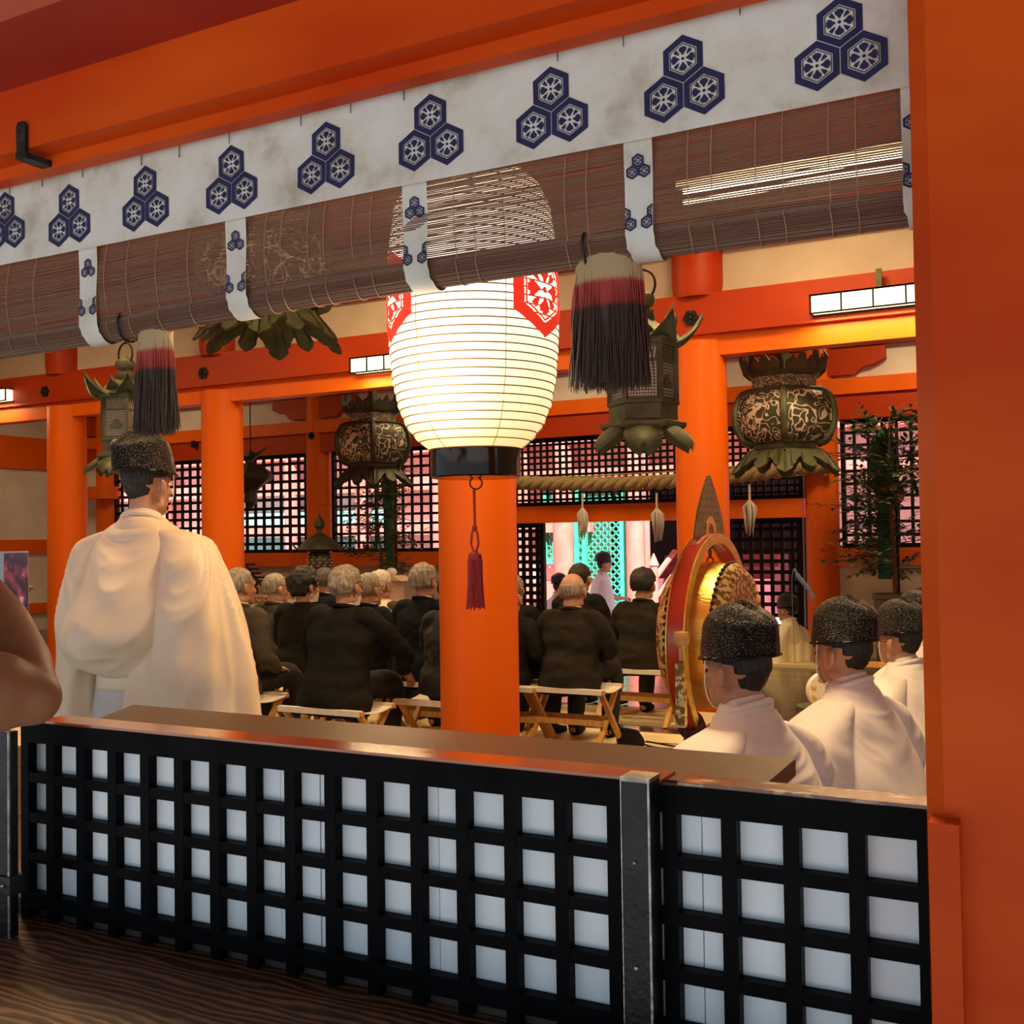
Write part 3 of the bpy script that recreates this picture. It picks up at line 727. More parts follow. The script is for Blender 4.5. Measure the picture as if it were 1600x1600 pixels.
# ============================================================ PAPER LANTERN
ly = 2.0
lc = Yp(741, 560, ly); ld = (lc-Vector((0, 0, H))).length
def lz(py): return Yp(741, py, ly).z
lan = empty('paper_lantern', (lc.x, lc.y, lz(745)), 'large glowing white paper lantern with red hexagon flower crests', 'lantern')
zB, zT = lz(703), lz(268)
R0 = .1825
def lrad(t):   # t from bottom 0 to top 1
    pr = ((0, .098), (.04, .126), (.09, .148), (.16, .164), (.25, .175), (.38, .181), (.5, .1825), (.7, .180), (.85, .168), (.93, .148), (1, .105))
    for (a, ra), (b, rb) in zip(pr, pr[1:]):
        if t <= b:
            k = (t-a)/(b-a); k = k*k*(3-2*k)*.4+k*.6; return ra+(rb-ra)*k
    return pr[-1][1]
NR = 36
Lb = lan.location
def lsurf(a, z, off=0):
    t = (z-zB)/(zT-zB); fr = (t*NR) % 1
    r = lrad(t)+.0022*math.sin(fr*PI)+off
    return (r*math.cos(a), r*math.sin(a), z-Lb.z)
m = MB().grid(lambda u, v: lsurf(u*2*PI, zB+(zT-zB)*v), 64, NR*6+1, cu=True)
def lanternmat():
    m, t, b = nt('glowing_paper', .7, 0, (.9, .8, .6))
    N = t.nodes; L = t.links
    tc = N.new('ShaderNodeTexCoord'); sp = N.new('ShaderNodeSeparateXYZ'); L.new(tc.outputs['Object'], sp.inputs[0])
    r = N.new('ShaderNodeValToRGB'); e = r.color_ramp.elements
    mr = N.new('ShaderNodeMapRange'); mr.inputs['From Min'].default_value = zB-Lb.z; mr.inputs['From Max'].default_value = zT-Lb.z
    L.new(sp.outputs[2], mr.inputs[0]); L.new(mr.outputs[0], r.inputs[0])
    e[0].position = 0; e[0].color = (.90, .62, .20, 1); e[1].position = 1; e[1].color = (.9, .70, .38, 1)  # bulb falloff over the height is painted into the emission
    for pos, c in ((.10, (.98, .77, .36, 1)), (.30, (1.05, .92, .60, 1)), (.5, (1.25, 1.15, .92, 1)), (.66, (1.5, 1.42, 1.25, 1)), (.85, (1.2, 1.05, .78, 1))):
        x = e.new(pos); x.color = c
    L.new(r.outputs[0], b.inputs['Emission Color']); b.inputs['Emission Strength'].default_value = .95
    return m
o = m.obj('paper_shade', lanternmat(), lan, 'all')
m = MB()
for k in range(NR+1):
    z = zB+(zT-zB)*k/NR; m.torus((0, 0, z-Lb.z), lrad(k/NR)+.0006, .0014, n=64, k=6)
m.obj('bamboo_rib', mat('rib', (.26, .13, .03), rough=.8), lan, 'all')
m = MB()
for k in range(6):
    a = 2*PI*k/6+.35
    m.tube([lsurf(a, zB+(zT-zB)*i/30, .001) for i in range(31)], .0007, 5)
m.obj('vertical_thread', bpy.data.materials['rib'], lan)
vd = math.atan2(-lc.y, -lc.x)   # direction from lantern to camera
for da in (52, -69, 172):
    a0 = vd+math.radians(da); zz = lz(473); m = MB()
    crest_geo(m, 0, 0, .098, lambda x, z: lsurf(a0+x/.183, zz+z, .0030), 10, tri=False)
    m.obj('crest', CREDM, lan)
MB().lathe([(.094, lz(747)-Lb.z), (.097, lz(745)-Lb.z), (.097, lz(706)-Lb.z), (.100, lz(701)-Lb.z), (.096, lz(700)-Lb.z), (.088, lz(701)-Lb.z)], (0, 0, 0), 48).obj('base_ring', GLOSSK, lan, True)
MB().lathe([(.10, zT-Lb.z-.003), (.104, zT-Lb.z), (.104, zT-Lb.z+.05), (.08, zT-Lb.z+.052)], (0, 0, 0), 40).obj('top_ring', GLOSSK, lan, True)
MB().tube([(0, 0, zT-Lb.z+.05), (0, 0, 4.25-Lb.z)], .004, 6).obj('hanging_cord', IRON, lan)
Mx = Matrix.Rotation(PI/2, 4, 'X') @ Matrix.Rotation(0, 4, 'Y')
MB().torus((0, 0, lz(755)-Lb.z), .013, .0018, Matrix.Rotation(vd+PI/2, 4, 'Z') @ Mx, 20, 6).obj('ring', IRON, lan)
bulb = light('lantern_bulb', 'POINT', (lc.x, lc.y-.28, lz(640)), 5, (1, .8, .5), .12)
bulb.parent = None
# red tassel
tz = lambda py: lz(py)-lz(765)
rtas = empty('red_silk_tassel', (lc.x-.005, lc.y-.0, lz(765)), 'dark red silk tassel hanging on a cord below the paper lantern', 'tassel')
MB().tube([(0, 0, 0), (.001, 0, tz(825))], .0028, 6).obj('cord', CRIM, rtas)
m = MB()
for s in (-1, 1): m.tube([(0, 0, tz(820)), (s*.007, 0, tz(835)), (s*.009, 0, tz(850)), (s*.003, 0, tz(862)), (0, 0, tz(868))], .0025, 6)
m.ball((0, 0, tz(825)), (.006, .005, .007)); m.obj('knot', CRIM, rtas)
MB().lathe([(.003, tz(860)), (.014, tz(866)), (.0155, tz(875)), (.0145, tz(880)), (.013, tz(940))], (0, 0, 0), 16).obj('head', CRIM, rtas, True)
m = MB()
for k in range(60):
    a = 2*PI*k/60; r = .0150
    m.tube([(r*math.cos(a), r*math.sin(a), tz(874)), (r*1.05*math.cos(a), r*1.05*math.sin(a), tz(910)), (r*1.28*math.cos(a), r*1.28*math.sin(a), tz(950)+random.uniform(-.004, .004))], .0010, 4)
stuff(m.obj('fringe', CRIM, rtas))

# ============================================================ BOX LAMPS
def boxlamp(px0, px1, py, label, y=by-.22, hgt=.15, n=None):
    a = Yp(px0, py, y); b = Yp(px1, py, y); L_ = b.x-a.x; n = n or 8
    e_ = empty('box_lamp', (a.x, y-.06, a.z-hgt/2), label, 'lamp')
    MB().box((.01, .01, .012), (L_-.01, .11, hgt-.012)).obj('diffuser', PAPER, e_)
    m = MB(); 
    for z in (0, hgt-.012): m.box((0, 0, z), (L_, .012, z+.012)); 
    m.box((0, 0, hgt-.012), (L_, .12, hgt)); m.box((0, .108, 0), (L_, .12, .012))
    for k in range(n+1):
        x = L_*k/n; m.box((x-.006, -.001, 0), (x+.006, .012, hgt))
    m.box((-.006, 0, 0), (.006, .12, .012)); m.obj('frame', BLKM, e_)
    for xx in ((.5, L_-.5) if L_ > 1.5 else (.5,)):
        MB().box((xx-.02, .02, hgt), (xx+.02, .05, hgt+.14)).obj('bracket', BRONZE, e_)
    light('lamp_glow', 'AREA', (a.x+L_/2, y-.02, a.z-hgt/2-.02), 14, WARM, L_, (0, 0, 0), .08)
    light('lamp_glow', 'AREA', (a.x+L_/2, y-.09, a.z), 10, WARM, L_, (PI/2+PI, 0, 0), .1)
boxlamp(1268, 1470, 478, 'long box lamp on the orange crossbeam at upper right', n=4)
boxlamp(552, 660, 573, 'box lamp on the crossbeam partly behind the paper lantern', n=4)
boxlamp(-120, 15, 632, 'dark ended box lamp at the far left picture edge', n=5)
ta = Yp(1068, 300, 5.0); tb_ = Yp(1430, 240, 5.0)
tl = empty('tube_lamp', ta, 'long bright tube lamp seen through the blind at upper right', 'lamp')
for dz_ in (0, -.05): MB().tube([(0, 0, dz_), (tb_.x-ta.x+.6, 0, dz_)], .014, 10).obj('tube', mat('tube_glow', (1, .95, .8), emit=6, ecol=(1, .85, .5)) if dz_ == 0 else bpy.data.materials['tube_glow'], tl)
MB().box((-.03, -.03, .02), (tb_.x-ta.x+.63, .03, .05)).obj('housing', SHIRT, tl)
for xx in (.2, 1.0): MB().tube([(xx, 0, .05), (xx, 0, 4.25-ta.z)], .006, 6).obj('hanger', IRON, tl)
# ============================================================ BRONZE HANGING LANTERNS
def hexring(R, z, ph=0): return [(R*math.cos(ph+k*PI/3), R*math.sin(ph+k*PI/3), z) for k in range(6)]
def hexloft(m, prof, ph=0):
    vs = []; 
    for r, z in prof: vs += hexring(r, z, ph)
    n = len(prof)
    fs = [(j*6+i, j*6+(i+1) % 6, (j+1)*6+(i+1) % 6, (j+1)*6+i) for j in range(n-1) for i in range(6)]
    fs += [tuple(range(5, -1, -1)), tuple((n-1)*6+i for i in range(6))]
    return m.add(vs, fs)
def petal(R, z, L_, wid, a, curl, droop, th=.006, taper=.0):
    # leaf-shaped curled petal pointing outwards at angle a
    def f(u, v):
        t = v; s = (u-.5)*2
        w = wid*(math.sin(PI*(.28+.72*t)**.9)*(1-taper*t) if taper >= 0 else (1-.75*t**4)*(.9+.25*math.sin(t*PI)))
        r = R+L_*t; zz = z+curl*t*t-droop*math.sin(t*PI)*.3-abs(s)**2*wid*.35
        x = r; y = s*w
        return Vector((x*math.cos(a)-y*math.sin(a), x*math.sin(a)+y*math.cos(a), zz))
    m = MB(); n = 9
    top = [[f(i/(n-1), j/(n-1)) for i in range(n)] for j in range(n)]
    vs = [p for r_ in top for p in r_]+[p-Vector((0, 0, th)) for r_ in top for p in r_]
    fs = []
    for j in range(n-1):
        for i in range(n-1):
            a_ = j*n+i; fs.append((a_, a_+1, a_+n+1, a_+n)); fs.append((a_+n*n, a_+n+n*n, a_+n+1+n*n, a_+1+n*n))
    ed = [i for i in range(n)]+[j*n+n-1 for j in range(1, n)]+[(n-1)*n+i for i in range(n-2, -1, -1)]+[j*n for j in range(n-2, 0, -1)]
    for k in range(len(ed)):
        p, q = ed[k], ed[(k+1) % len(ed)]; fs.append((p, p+n*n, q+n*n, q))
    return m.add(vs, fs)
def hexlantern(pxc, pybot, pytop, y, label, zceil=4.25, rot=.0):
    # profile sizes in pixels of the right-hand lantern: total 435..710
    pb = Yp(pxc, pybot, y); pt = Yp(pxc, pytop, y); hh = pt.z-pb.z; k = hh/.62
    e_ = empty('bronze_hanging_lantern', pb, label, 'lantern', 'hexagonal bronze lanterns with petal roofs'); e_.rotation_euler = (0, 0, rot)
    sc = lambda *p: tuple(q*k for q in p)
    def T(m):
        m.v = [tuple(c*k for c in v) for v in m.v]; return m
    m = MB(); hexloft(m, [(.155, .075), (.165, .085), (.165, .098), (.140, .105), (.132, .11), (.132, .165), (.140, .168), (.140, .180), (.130, .182)]); T(m).obj('base_frame', BRONZE, e_)
    for i in range(6):
        a = i*PI/3+PI/6
        o_ = T(petal(.115, .095, .095, .066, a, -.075, .03, .010, -1)).obj('foot_petal', BRONZE, e_, True)
    # posts and panes
    for i in range(6):
        a = i*PI/3; a2 = a+PI/3
        p = Vector((.130*math.cos(a), .130*math.sin(a), .18)); 
        m = MB().bar(p, p+Vector((0, 0, .21)), .016, .016, (math.cos(a), math.sin(a), 0)); T(m).obj('corner_post', BRONZE, e_)
        q = Vector((.130*math.cos(a2), .130*math.sin(a2), .18)); nrm = Vector((math.cos(a+PI/6), math.sin(a+PI/6), 0)); d = (q-p)
        def pt_(u, w, off=0): return p+d*u+Vector((0, 0, w))-nrm*(.004-off)
        m = MB().add([pt_(0, 0, -.006), pt_(1, 0, -.006), pt_(1, .21, -.006), pt_(0, .21, -.006)], [(0, 1, 2, 3)]); T(m).obj('paper_pane', PALE, e_)
        m = MB()   # honeycomb mesh: diagonal wires and rows
        m.bar(pt_(0, .150), pt_(1, .150), .008, .012); m.bar(pt_(0, .205), pt_(1, .205), .008, .012); m.bar(pt_(0, .006), pt_(1, .006), .008, .012)
        for j in range(12): m.bar(pt_(.06, .012+j*.012), pt_(.94, .012+j*.012), .003, .0026)
        for j in range(11): m.bar(pt_(.08+j*.084, .008), pt_(.08+j*.084, .15), .0026, .0026)
        for j in range(9): m.bar(pt_(.08+j*.1, .158), pt_(.14+j*.1, .198), .003, .006)
        stuff(T(m).obj('openwork_grille', BRONZE, e_))
        m = MB()
        for (u, w, r_) in ((.5, .085, .016), (.38, .062, .016), (.62, .062, .016)):
            c_ = pt_(u, w, .006); poly = [c_+d.normalized()*r_*math.cos(t)+Vector((0, 0, r_*math.sin(t))) for t in [PI/6+s*PI/3 for s in range(6)]]
            m.add(poly, [tuple(range(6))])
        T(m).obj('pane_crest', BRONZE, e_)
    m = MB(); hexloft(m, [(.142, .39), (.150, .395), (.150, .405), (.165, .412), (.120, .455), (.06, .49), (.05, .50), (.05, .52)]); T(m).obj('roof', BRONZE, e_)
    for i in range(6):
        a = i*PI/3
        T(petal(.10, .425, .135, .066, a, .10, .03, .006, .1)).obj('roof_petal', BRONZE, e_, True)
        T(petal(.07, .435, .085, .062, a+PI/6, .075, .0, .006)).obj('roof_petal', BRONZE, e_, True)
    T(MB().lathe([(.045, .49), (.052, .50), (.050, .535), (.036, .54), (.030, .548), (.045, .556), (.054, .575), (.050, .595), (.030, .61), (.012, .62), (.0, .632)], (0, 0, 0), 20)).obj('finial', BRONZE, e_, True)
    T(MB().torus((0, 0, .635), .062, .0055, Matrix.Rotation(-.5, 4, 'Z') @ Matrix.Rotation(PI/2, 4, 'X'), 28, 8)).obj('ring', IRON, e_)
    MB().tube([(0, 0, .69*k), (0, 0, zceil-pb.z)], .006*k, 6).obj('hanging_rod', IRON, e_)
    return e_
hexlantern(1006, 702, 452, 3.62, 'bronze petal-roof hanging lantern right beside the big red tassel', rot=.35)
hexlantern(197, 740, 558, 3.55+.35, 'bronze petal-roof hanging lantern above and behind the standing priest', rot=.35)

def biglantern(pxc, pybot, pytop, y, label, m1=BRONZE, rot=.2, dark=False):
    pb = Yp(pxc, pybot, y); pt = Yp(pxc, pytop, y); k = (pt.z-pb.z)/1.0
    e_ = empty('bronze_round_lantern', pb, label, 'lantern', 'big bulging bronze lanterns'); e_.rotation_euler = (0, 0, rot)
    def T(m): m.v = [tuple(c*k for c in v) for v in m.v]; return m
    # skirt of six trapezoid plates with cusped lower edge
    for i in range(6):
        a0 = i*PI/3; a1 = a0+PI/3
        def sk(u, v, off=0):
            R_ = .31+.13*(1-max(v, -.05))
            p = Vector((R_*math.cos(a0), R_*math.sin(a0), 0)).lerp(Vector((R_*math.cos(a1), R_*math.sin(a1), 0)), u); 
            nrm = Vector((math.cos((a0+a1)/2), math.sin((a0+a1)/2), .5))*off
            return Vector((p.x, p.y, .08+.14*v))+nrm
        prof = ((0, -.25), (.10, -.12), (.14, .0), (.10, .10), (.20, .22), (.24, .42), (.34, .62), (.40, .45), (.36, .3), (.42, .12), (.5, .0), (.58, .12), (.64, .3), (.60, .45), (.66, .62), (.76, .42), (.80, .22), (.90, .10), (.86, .0), (.90, -.12), (1, -.25))
        m = MB(); n = len(prof)
        vs = [sk(u, v) for u, v in prof]+[sk(u, 1) for u, v in prof]+[sk(u, v, .015) for u, v in prof]+[sk(u, 1, .015) for u, v in prof]
        fs = []
        for j in range(n-1): fs += [(j, j+1, n+j+1, n+j), (2*n+j, 3*n+j, 3*n+j+1, 2*n+j+1), (j, 2*n+j, 2*n+j+1, j+1)]
        T(m.add(vs, fs)).obj('skirt_plate', m1, e_)
    m = MB(); hexloft(m, [(.30, .215), (.33, .225), (.31, .235), (.27, .245), (.27, .285), (.31, .295)]); T(m).obj('waist', m1, e_)
    # bulging body: pierced panels and ribs
    def bul(t): return .29+.135*math.sin(PI*min(max(t, 0), 1))**.42
    for i in range(6):
        a0 = i*PI/3; a1 = a0+PI/3
        def bp(u, v):
            R_ = bul(v)-.004; p = Vector((R_*math.cos(a0), R_*math.sin(a0), 0)).lerp(Vector((R_*math.cos(a1), R_*math.sin(a1), 0)), u)
            n_ = Vector((math.cos((a0+a1)/2), math.sin((a0+a1)/2), 0))*.03*math.sin(PI*u)
            return Vector((p.x, p.y, .29+.40*v))+n_
        T(MB().grid(bp, 9, 15)).obj('pierced_panel', SCROLL, e_, 'all')
        m = MB().tube([(bul(j/14)*math.cos(a0), bul(j/14)*math.sin(a0), .29+.40*j/14) for j in range(15)], .026, 8); T(m).obj('rib', m1, e_, True)
    m = MB(); hexloft(m, [(.33, .68), (.345, .695), (.31, .71), (.28, .715)]); T(m).obj('shoulder', m1, e_)
    m = MB(); hexloft(m, [(.275, .71), (.275, .81)]); T(m).obj('neck_panel', SCROLF, e_)
    m = MB(); hexloft(m, [(.28, .80), (.30, .815), (.31, .83), (.22, .86), (.1, .95), (.05, 1.0), (.05, 1.06)]); T(m).obj('roof', m1, e_)
    for i in range(6):
        a = i*PI/3
        n_ = Vector((math.cos(a), math.sin(a), 0)); 
        poly = [(.0, 0), (.06, -.02), (.12, .03), (.14, .10), (.10, .16), (.11, .10), (.07, .08), (.06, .15), (.02, .17), (.01, .09), (-.04, .07)]
        tt = Vector((-math.sin(a), math.cos(a), 0))
        m = MB().prism(poly, lambda u, v, w: n_*(.24+u)+tt*(w-.008)+Vector((0, 0, .83+v)), .016); T(m).obj('roof_crest', m1, e_)
        m = MB().prism([(-.12, 0), (.12, 0), (.13, .07), (.07, .12), (.05, .08), (0, .16), (-.05, .08), (-.07, .12), (-.13, .07)], lambda u, v, w: Vector((math.cos(a+PI/6), math.sin(a+PI/6), 0))*(.24+v*.3+w)+Vector((-math.sin(a+PI/6), math.cos(a+PI/6), 0))*u+Vector((0, 0, .82+v)), .012); T(m).obj('roof_crest', m1, e_)
    MB().tube([(0, 0, 1.04*k), (0, 0, 4.25-pb.z)], .012, 6).obj('hanging_rod', IRON, e_)
biglantern(1228, 752, 551, 9.1, 'big bulging bronze lantern with scroll openwork left of the leafy tree', rot=-.307)
biglantern(584, 768, 618, 10.0, 'big dark bronze lantern with scroll openwork left of the paper lantern', BRONZD, rot=.079)
biglantern(422, 556, 290, 5.6, 'bronze lantern skirt with hanging cusped plates peeking below the blind', rot=.05)
# small lantern half hidden behind the pillar
p = Yp(392, 795, 11.2)
sl = empty('small_bronze_lantern', p, 'small dark bronze lantern with flaring roof peeking out from the pillar', 'lantern')
s_ = 1/F*12.9*1.0
m = MB().lathe([(.02, 0), (.06, .06), (.10, .10), (.10, .26), (.14, .30), (.33, .44), (.36, .50), (.30, .56), (.12, .66), (.05, .68), (.05, .72), (.11, .77), (.06, .84), (.0, .86)], (0, 0, 0), 6); m.v = [tuple(c*.92 for c in v) for v in m.v]; m.obj('body', BRONZD, sl)
MB().prism([(0, 0), (.14, .03), (.30, .09), (.2, .02), (.12, -.03)], lambda u, v, w: (u, w, .74+v), .02).obj('scroll', BRONZD, sl)
MB().tube([(0, 0, .78), (0, 0, 4.25-p.z)], .008, 6).obj('hanging_rod', IRON, sl)
# standing bronze lantern behind the guests
p = Yp(500, 900, 9.9)
st = empty('standing_bronze_lantern', (p.x, p.y, 0), 'dark bronze lantern on a stand with round perforated body behind the guests', 'lantern')
z0 = p.z
m = MB().lathe([(.16, 0), (.16, .05), (.05, .1), (.04, z0-.1), (.09, z0-.02), (.13, z0)], (0, 0, 0), 16); m.obj('stand', BRONZD, st, True)
MB().lathe([(.10, z0), (.13, z0+.05), (.15, z0+.14), (.13, z0+.25), (.10, z0+.28)], (0, 0, 0), 20).obj('body', BRONZD, st, True)
m = MB()
for i in range(12):
    for j in range(6):
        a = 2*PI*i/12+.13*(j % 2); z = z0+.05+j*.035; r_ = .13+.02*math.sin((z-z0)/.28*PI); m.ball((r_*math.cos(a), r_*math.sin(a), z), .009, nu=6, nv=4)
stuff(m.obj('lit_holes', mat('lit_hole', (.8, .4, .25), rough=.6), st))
MB().lathe([(.12, z0+.28), (.26, z0+.31), (.25, z0+.33), (.16, z0+.42), (.06, z0+.48), (.03, z0+.50), (.03, z0+.54), (.06, z0+.57), (.06, z0+.62), (.02, z0+.68), (0, z0+.72)], (0, 0, 0), 20).obj('roof', BRONZD, st, True)
for s in (-1, 1): MB().tube([(s*.2, 0, z0+.31), (s*.3, 0, z0+.30), (s*.36, 0, z0+.33), (s*.40, 0, z0+.38)], .012, 6).obj('roof_hook', BRONZD, st)

# ============================================================ SHIMENAWA ROPE
sh = empty('twisted_straw_rope', (-4.9, ry-.26, 1.95), 'thick twisted straw rope hung along the rear lattice transom', 'rope')
for s in range(3):
    pts = []
    for i in range(260):
        t = i/259; x = -2.35+2.3*0 - t*4.75; sag = .13*math.sin(PI*t)
        z = 2.19-sag-.06*0; a = t*2*PI*11+s*2*PI/3; R_ = .046
        pts.append((x+4.9, R_*math.cos(a), z-1.95+R_*math.sin(a)))
    MB().tube(pts, .050, 8).obj('strand', ROPE, sh, 'all')
MB().tube([(2.55, .02, .31), (1.0, .02, .24), (-.5, .02, .22), (-2.3, .02, .25)], .012, 6).obj('bamboo_pole', ROPE, sh)
for px, lb in ((910, 'white hemp tassel on the straw rope, left one in front of the jade lattice'), (1026, 'white hemp tassel on the straw rope beside the middle pillar'), (1171, 'white hemp tassel on the straw rope before the black lattice door')):
    p = Yp(px, 778 if px < 1100 else 765, ry-.27)
    e_ = empty('hemp_tassel', p, lb, 'tassel', None)
    MB().tube([(0, 0, .06), (0, 0, -.18)], .014, 6).obj('cord', HEMP, e_)
    m = MB()
    for k in range(26):
        a = random.random()*2*PI; r_ = random.random()**.5*.055; hh = random.uniform(.22, .42)
        m.tube([(r_*.2*math.cos(a), r_*.2*math.sin(a), -.13), (r_*1.4*math.cos(a), r_*math.sin(a), -.20), (r_*1.3*math.cos(a)+.01, r_*math.sin(a), -.14-hh*.5), (r_*math.cos(a), r_*math.sin(a), -.13-hh)], [.008, .012, .013, .004], 5)
    stuff(m.obj('fibres', HEMP, e_, 'all'))

# ============================================================ PEOPLE
def smooth(t): t = min(max(t, 0), 1); return t*t*(3-2*t)
def cr(pts, n=6):
    pts = [Vector(p) for p in pts]; out = []
    P = [pts[0]*2-pts[1]]+pts+[pts[-1]*2-pts[-2]]
    for i in range(1, len(P)-2):
        for k in range(n):
            t = k/n; a, b, c, d = P[i-1], P[i], P[i+1], P[i+2]
            out.append(.5*((2*b)+(c-a)*t+(2*a-5*b+4*c-d)*t*t+(3*b-a-3*c+d)*t**3))
    out.append(pts[-1]); return out
def limb(m, pts, rad, n=14, k=5, sq=1.0):
    P = cr(pts, k); rr = []
    for i in range(len(P)):
        t = i/(len(P)-1)*(len(rad)-1); j = min(int(t), len(rad)-2); f = smooth(t-j); rr.append(rad[j]*(1-f)+rad[j+1]*f)
    m.tube(P, rr, n, True, sq); m.ball(P[0], rr[0]*.98, nu=12, nv=8); m.ball(P[-1], rr[-1]*.98, nu=12, nv=8)
def ringloft(m, rings, n=40, fold=None, exp=2.0):
    # rings: (cx, cy, cz, rx, ry)
    R_ = []
    for i in range(len(rings)-1):
        for k in range(5):
            t = k/5
            P = [rings[max(i-1, 0)], rings[i], rings[i+1], rings[min(i+2, len(rings)-1)]]
            R_.append(tuple(.5*((2*P[1][q])+(P[2][q]-P[0][q])*t+(2*P[0][q]-5*P[1][q]+4*P[2][q]-P[3][q])*t*t+(3*P[1][q]-P[0][q]-3*P[2][q]+P[3][q])*t**3) for q in range(5)))
    R_.append(rings[-1])
    vs = []
    for j, (cx, cyy, cz, rx, ry_) in enumerate(R_):
        v = j/(len(R_)-1)
        for i in range(n):
            a = 2*PI*i/n; c, s = math.cos(a), math.sin(a); e = 2/exp
            x = math.copysign(abs(c)**e, c)*rx; y = math.copysign(abs(s)**e, s)*ry_
            f = 1+(fold(a, v) if fold else 0)
            vs.append((cx+x*f, cyy+y*f, cz))
    M_ = len(R_)
    fs = [(j*n+i, j*n+(i+1) % n, (j+1)*n+(i+1) % n, (j+1)*n+i) for j in range(M_-1) for i in range(n)]
    fs += [tuple(range(n-1, -1, -1)), tuple((M_-1)*n+i for i in range(n))]
    m.add(vs, fs)
def bake(m, name, material, parent, voxel=.011, it=3, disp=None, shade=True, factor=.5):
    me = m.mesh(name); bm = bmesh.new(); bm.from_mesh(me); bmesh.ops.recalc_face_normals(bm, faces=bm.faces); bm.to_mesh(me); bm.free()
    o = bpy.data.objects.new(name, me); COL.objects.link(o)
    r = o.modifiers.new('r', 'REMESH'); r.mode = 'VOXEL'; r.voxel_size = voxel; r.use_smooth_shade = True
    s = o.modifiers.new('s', 'SMOOTH'); s.factor = factor; s.iterations = it
    dg = bpy.context.evaluated_depsgraph_get(); ev = o.evaluated_get(dg)
    nm = bpy.data.meshes.new_from_object(ev); o.modifiers.clear(); o.data = nm; bpy.data.meshes.remove(me); nm.name = name
    if disp:
        n = len(nm.vertices); cc = np.empty(n*3); nn = np.empty(n*3); nm.vertices.foreach_get('co', cc); nm.vertices.foreach_get('normal', nn)
        cc = cc.reshape(-1, 3); nn = nn.reshape(-1, 3); cc = cc+nn*disp(cc)[:, None]; nm.vertices.foreach_set('co', cc.ravel()); nm.update()
    nm.materials.clear(); nm.materials.append(material)
    nm.polygons.foreach_set('use_smooth', [True]*len(nm.polygons))
    if parent: o.parent = parent
    return o
def addhead(m, c, M, fine=True):
    c = Vector(c)
    def B(p, r, R2=None): m.ball(c+M @ Vector(p), r, (M.to_4x4() @ R2.to_4x4()) if R2 else M.to_4x4(), 20, 14)
    B((0, -.012, .028), (.076, .094, .088))          # cranium
    B((0, .022, -.020), (.062, .070, .082))          # face
    B((0, .040, -.070), (.044, .048, .040))          # jaw
    B((0, .078, -.098), (.020, .016, .016))          # chin
    B((0, .078, .022), (.048, .016, .014))           # brow
    for s in (-1, 1):
        B((s*.036, .066, -.025), (.022, .020, .020)) # cheek
        B((s*.084, -.002, -.012), (.010, .021, .034), Matrix.Rotation(s*.5, 4, 'Z'))
        B((s*.093, -.018, -.004), (.008, .012, .028), Matrix.Rotation(s*.7, 4, 'Z'))
        B((s*.077, .004, -.034), (.006, .010, .013))
        B((s*.050, .0, -.072), (.016, .035, .022))
    m.tube([c+M @ Vector((0, .086, .014)), c+M @ Vector((0, .098, -.012)), c+M @ Vector((0, .108, -.032))], [.009, .012, .014], 10)
    B((0, .098, -.037), (.019, .014, .010))
    B((0, .088, -.062), (.023, .011, .007)); B((0, .086, -.074), (.019, .011, .007))
def addhand(m, w, d, side, curl=.5, L_=.085, nrm=(0, 0, 1), fn=1.0):
    # w wrist, d direction, palm normal nrm (back of hand)
    w = Vector(w); d = Vector(d).normalized(); nrm = Vector(nrm); nrm = (nrm-d*nrm.dot(d)).normalized(); s = d.cross(nrm)*side
    M = Matrix((s, d, nrm)).transposed()
    m.ball(w+d*.045*fn, (.040*fn, .052*fn, .017*fn), M.to_4x4(), 14, 10)
    for i, (o_, l) in enumerate(((-.028, .064), (-.010, .074), (.009, .070), (.026, .055))):
        b = w+d*.082*fn+s*o_*fn; p1 = b+d*l*.42*fn-nrm*curl*.010; p2 = p1+(d*(1-curl*.6)-nrm*curl).normalized()*l*.33*fn; p3 = p2+(d*(.6-curl)-nrm*(.3+curl)).normalized()*l*.28*fn
        limb(m, [b-d*.03*fn, b, p1, p2, p3], [.0095*fn, .0095*fn, .0088*fn, .008*fn, .0065*fn], 8, 2)
    t0 = w+d*.025*fn-s*.028*fn; t1 = t0+(d*.6-s*.75).normalized()*.035*fn; t2 = t1+(d*.95-s*.15-nrm*.3).normalized()*.03*fn
    limb(m, [w+d*.01*fn, t0, t1, t2], [.014*fn, .013*fn, .010*fn, .008*fn], 8, 2)
